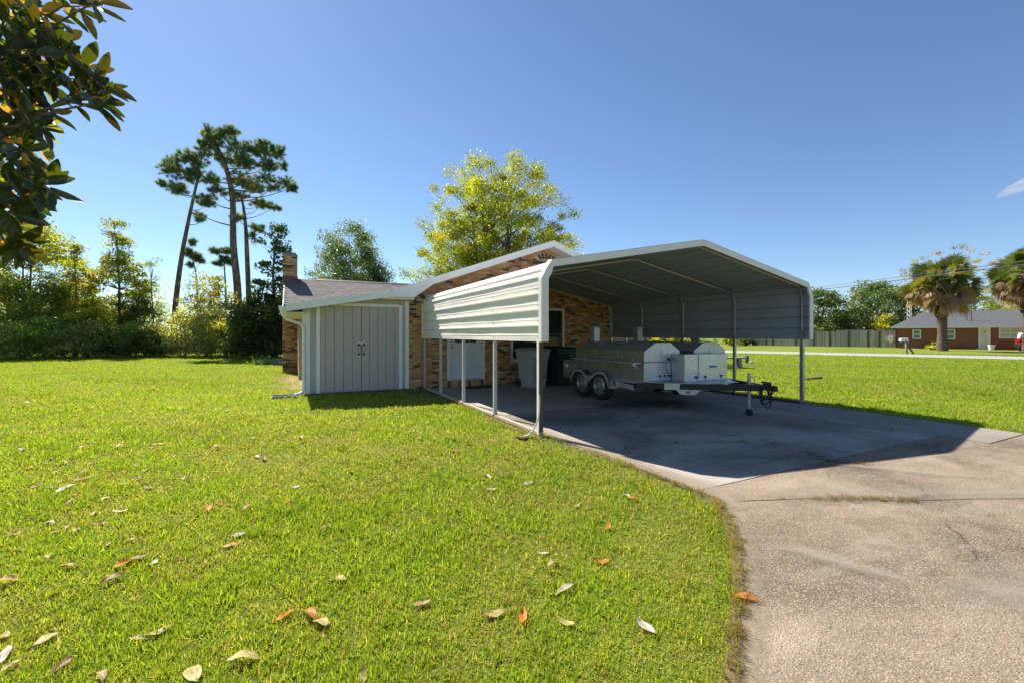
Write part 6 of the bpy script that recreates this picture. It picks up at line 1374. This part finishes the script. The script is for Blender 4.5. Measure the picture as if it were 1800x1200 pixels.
SPEC = {(1258, 940): 'orange curled leaf folded open like a cup, larger of the pair in the foreground lawn', (1155, 940): 'orange leaf standing on edge beside the folded orange one', (560, 1033): 'large olive leaf with yellow ribs lying in the left foreground', (990, 1120): 'big dark olive leaf arching up near the bottom edge', (1712, 890): 'pinkish upright curled leaf alone in the lower middle lawn', (1372, 790): 'flat olive leaf alone above the orange pair', (620, 725): 'silvery green leaf next to the orange one, left foreground', (275, 738): 'broad tan leaf left of the silvery green one', (937, 650): 'orange and white curled leaf in the middle of the lawn', (440, 647): 'long tan leaf in the left lawn below the cluster of three', (1170, 470): 'lone orange leaf high in the middle of the lawn', (25, 805): 'tan leaf cut by the left edge of the picture', (-402, 624): 'large white curled leaf, brightest on the lower lawn', (-512, 538): 'bright orange leaf standing up near the lower middle', (-185, 698): 'broad olive yellow leaf flat on the lower lawn', (-275, 712): 'small orange leaf right of the broad olive yellow leaf', (-405, 725): 'olive and brown folded leaf below the large white one', (-648, 740): 'cream leaf in the lower lawn nearest the driveway', (-953, 658): 'brown curled leaf lying on the driveway edge', (-440, 365): 'olive leaf with shaded edge in the middle lawn', (-365, 547): 'tan folded leaf left of the bright orange one', (645, 1005): 'small olive leaf behind the large ribbed olive leaf', (1300, 968): 'narrow olive leaf under the folded orange cup', (505, 725): 'orange brown rolled leaf touching the silvery green one', (-182, 316): 'white curled leaf in the middle lawn, left of another pale leaf', (-290, 297): 'small white crumpled leaf in the middle lawn'}
r = random.Random(9); FL = []
for src, sc_, ox, sg in ((A_, 2.308, 0, 1), (B_, 1.7308, 760, -1)):
    for it in src.split():
        a, b_, ty = it.split(','); a, b_ = int(a), int(b_); X_, Y_ = ox + a / sc_, 680 + b_ / sc_; p = gp(X_, Y_)
        k = r.randrange(9)
        if (k, ty) not in FM: FM[(k, ty)] = fallen_mesh(k, ty)
        o = link('fallen_leaf', FM[(k, ty)], None, p + Vector((0, 0, .013 if a != 953 else .024)), (r.uniform(-.2, .2), r.uniform(-.2, .2), r.uniform(0, 6.28)))
        s_ = r.uniform(.65, 1.2) * (1.15 if (sg * a, b_) in SPEC else 1.0) * (1.0 if Y_ > 800 else 1.1); o.scale = (s_,) * 3
        zone = 'left foreground' if (X_ < 420 and Y_ > 960) else 'left lawn' if X_ < 420 else 'middle lawn' if X_ < 900 and Y_ < 960 else 'lower middle lawn' if Y_ >= 960 else 'lawn before the carport'
        tag(o, SPEC.get((sg * a, b_)), 'leaf', 'fallen magnolia leaves'); FL.append((o, ty, zone, X_))
ORD = 'first second third fourth fifth sixth seventh eighth ninth tenth eleventh twelfth thirteenth fourteenth fifteenth sixteenth seventeenth eighteenth nineteenth twentieth'.split()
for ty, zone in sorted({(f[1], f[2]) for f in FL}):
    q = sorted([f for f in FL if f[1] == ty and f[2] == zone], key=lambda f: f[3])
    for i, f in enumerate(q):
        if 'label' not in f[0]: f[0]['label'] = ('only small %s fallen leaf on the %s' % (LN[ty], zone)) if len(q) == 1 else '%s %s fallen leaf from the left on the %s' % (ORD[i], LN[ty], zone)
# dry leaves at the foot of the front post
r = random.Random(31)
m = MB()
for i in range(5):
    p = Vector((2.96 + r.uniform(-.06, .06), 5.45 + r.uniform(-.06, .06), 0.02)); d = Vector((r.gauss(0, 1), r.gauss(0, 1), abs(r.gauss(.6, .3)))).normalized(); s = d.orthogonal().normalized() * .028; m.col = (0.13, 0.06, 0.035); m.add([p, p + d * .06 + s, p + d * .13, p + d * .06 - s], [(0, 1, 2, 3)])
tag(m.build('dried_weed', M('fallen'), None, recalc=False), 'small dead brown weed at the slab edge by the front left post', 'weed')

# ------------------------------------------------------------------ a wisp of cloud
n = N('cloud_vapour'); vol = n.n('ShaderNodeVolumePrincipled'); v = n.coord((1, 1, 2.2)); dn = n.noise(v, 0.035, 5, 0.65)
tc = n.n('ShaderNodeTexCoord'); gr = n.n('ShaderNodeTexGradient', gradient_type='SPHERICAL'); mp = n.n('ShaderNodeMapping'); mp.inputs['Scale'].default_value = (1 / 62, 1 / 40, 1 / 12); n.l(tc.outputs['Object'], mp.inputs['Vector']); n.l(mp.outputs[0], gr.inputs['Vector'])
den = n.math('MULTIPLY', n.ramp(dn, [(0.42, 0.0), (0.75, 1.0)]), n.math('MULTIPLY', gr.outputs['Fac'], 0.10)); n.l(den, vol.inputs['Density']); vol.inputs['Color'].default_value = (0.95, 0.95, 0.97, 1); vol.inputs['Anisotropy'].default_value = 0.3
n.l(vol.outputs[0], n.out.inputs['Volume']); n.t.links.remove(n.out.inputs['Surface'].links[0]); n.t.nodes.remove(n.b)
c = dp(1806, 322, 900); bm = bmesh.new(); bmesh.ops.create_icosphere(bm, subdivisions=3, radius=1.0)
for v_ in bm.verts: v_.co = Vector((v_.co.x * 62, v_.co.y * 40, v_.co.z * 12)) * (1 + .12 * math.sin(v_.co.x * 5 + v_.co.z * 7))
me = bpy.data.meshes.new('cloud'); bm.to_mesh(me); bm.free(); me.materials.append(M('cloud_vapour'))
cl_ = link('cloud', me, None, c, (0, rad(-28), -YAW)); tag(cl_, 'small white wisp of cloud at the right edge of the sky', 'cloud')
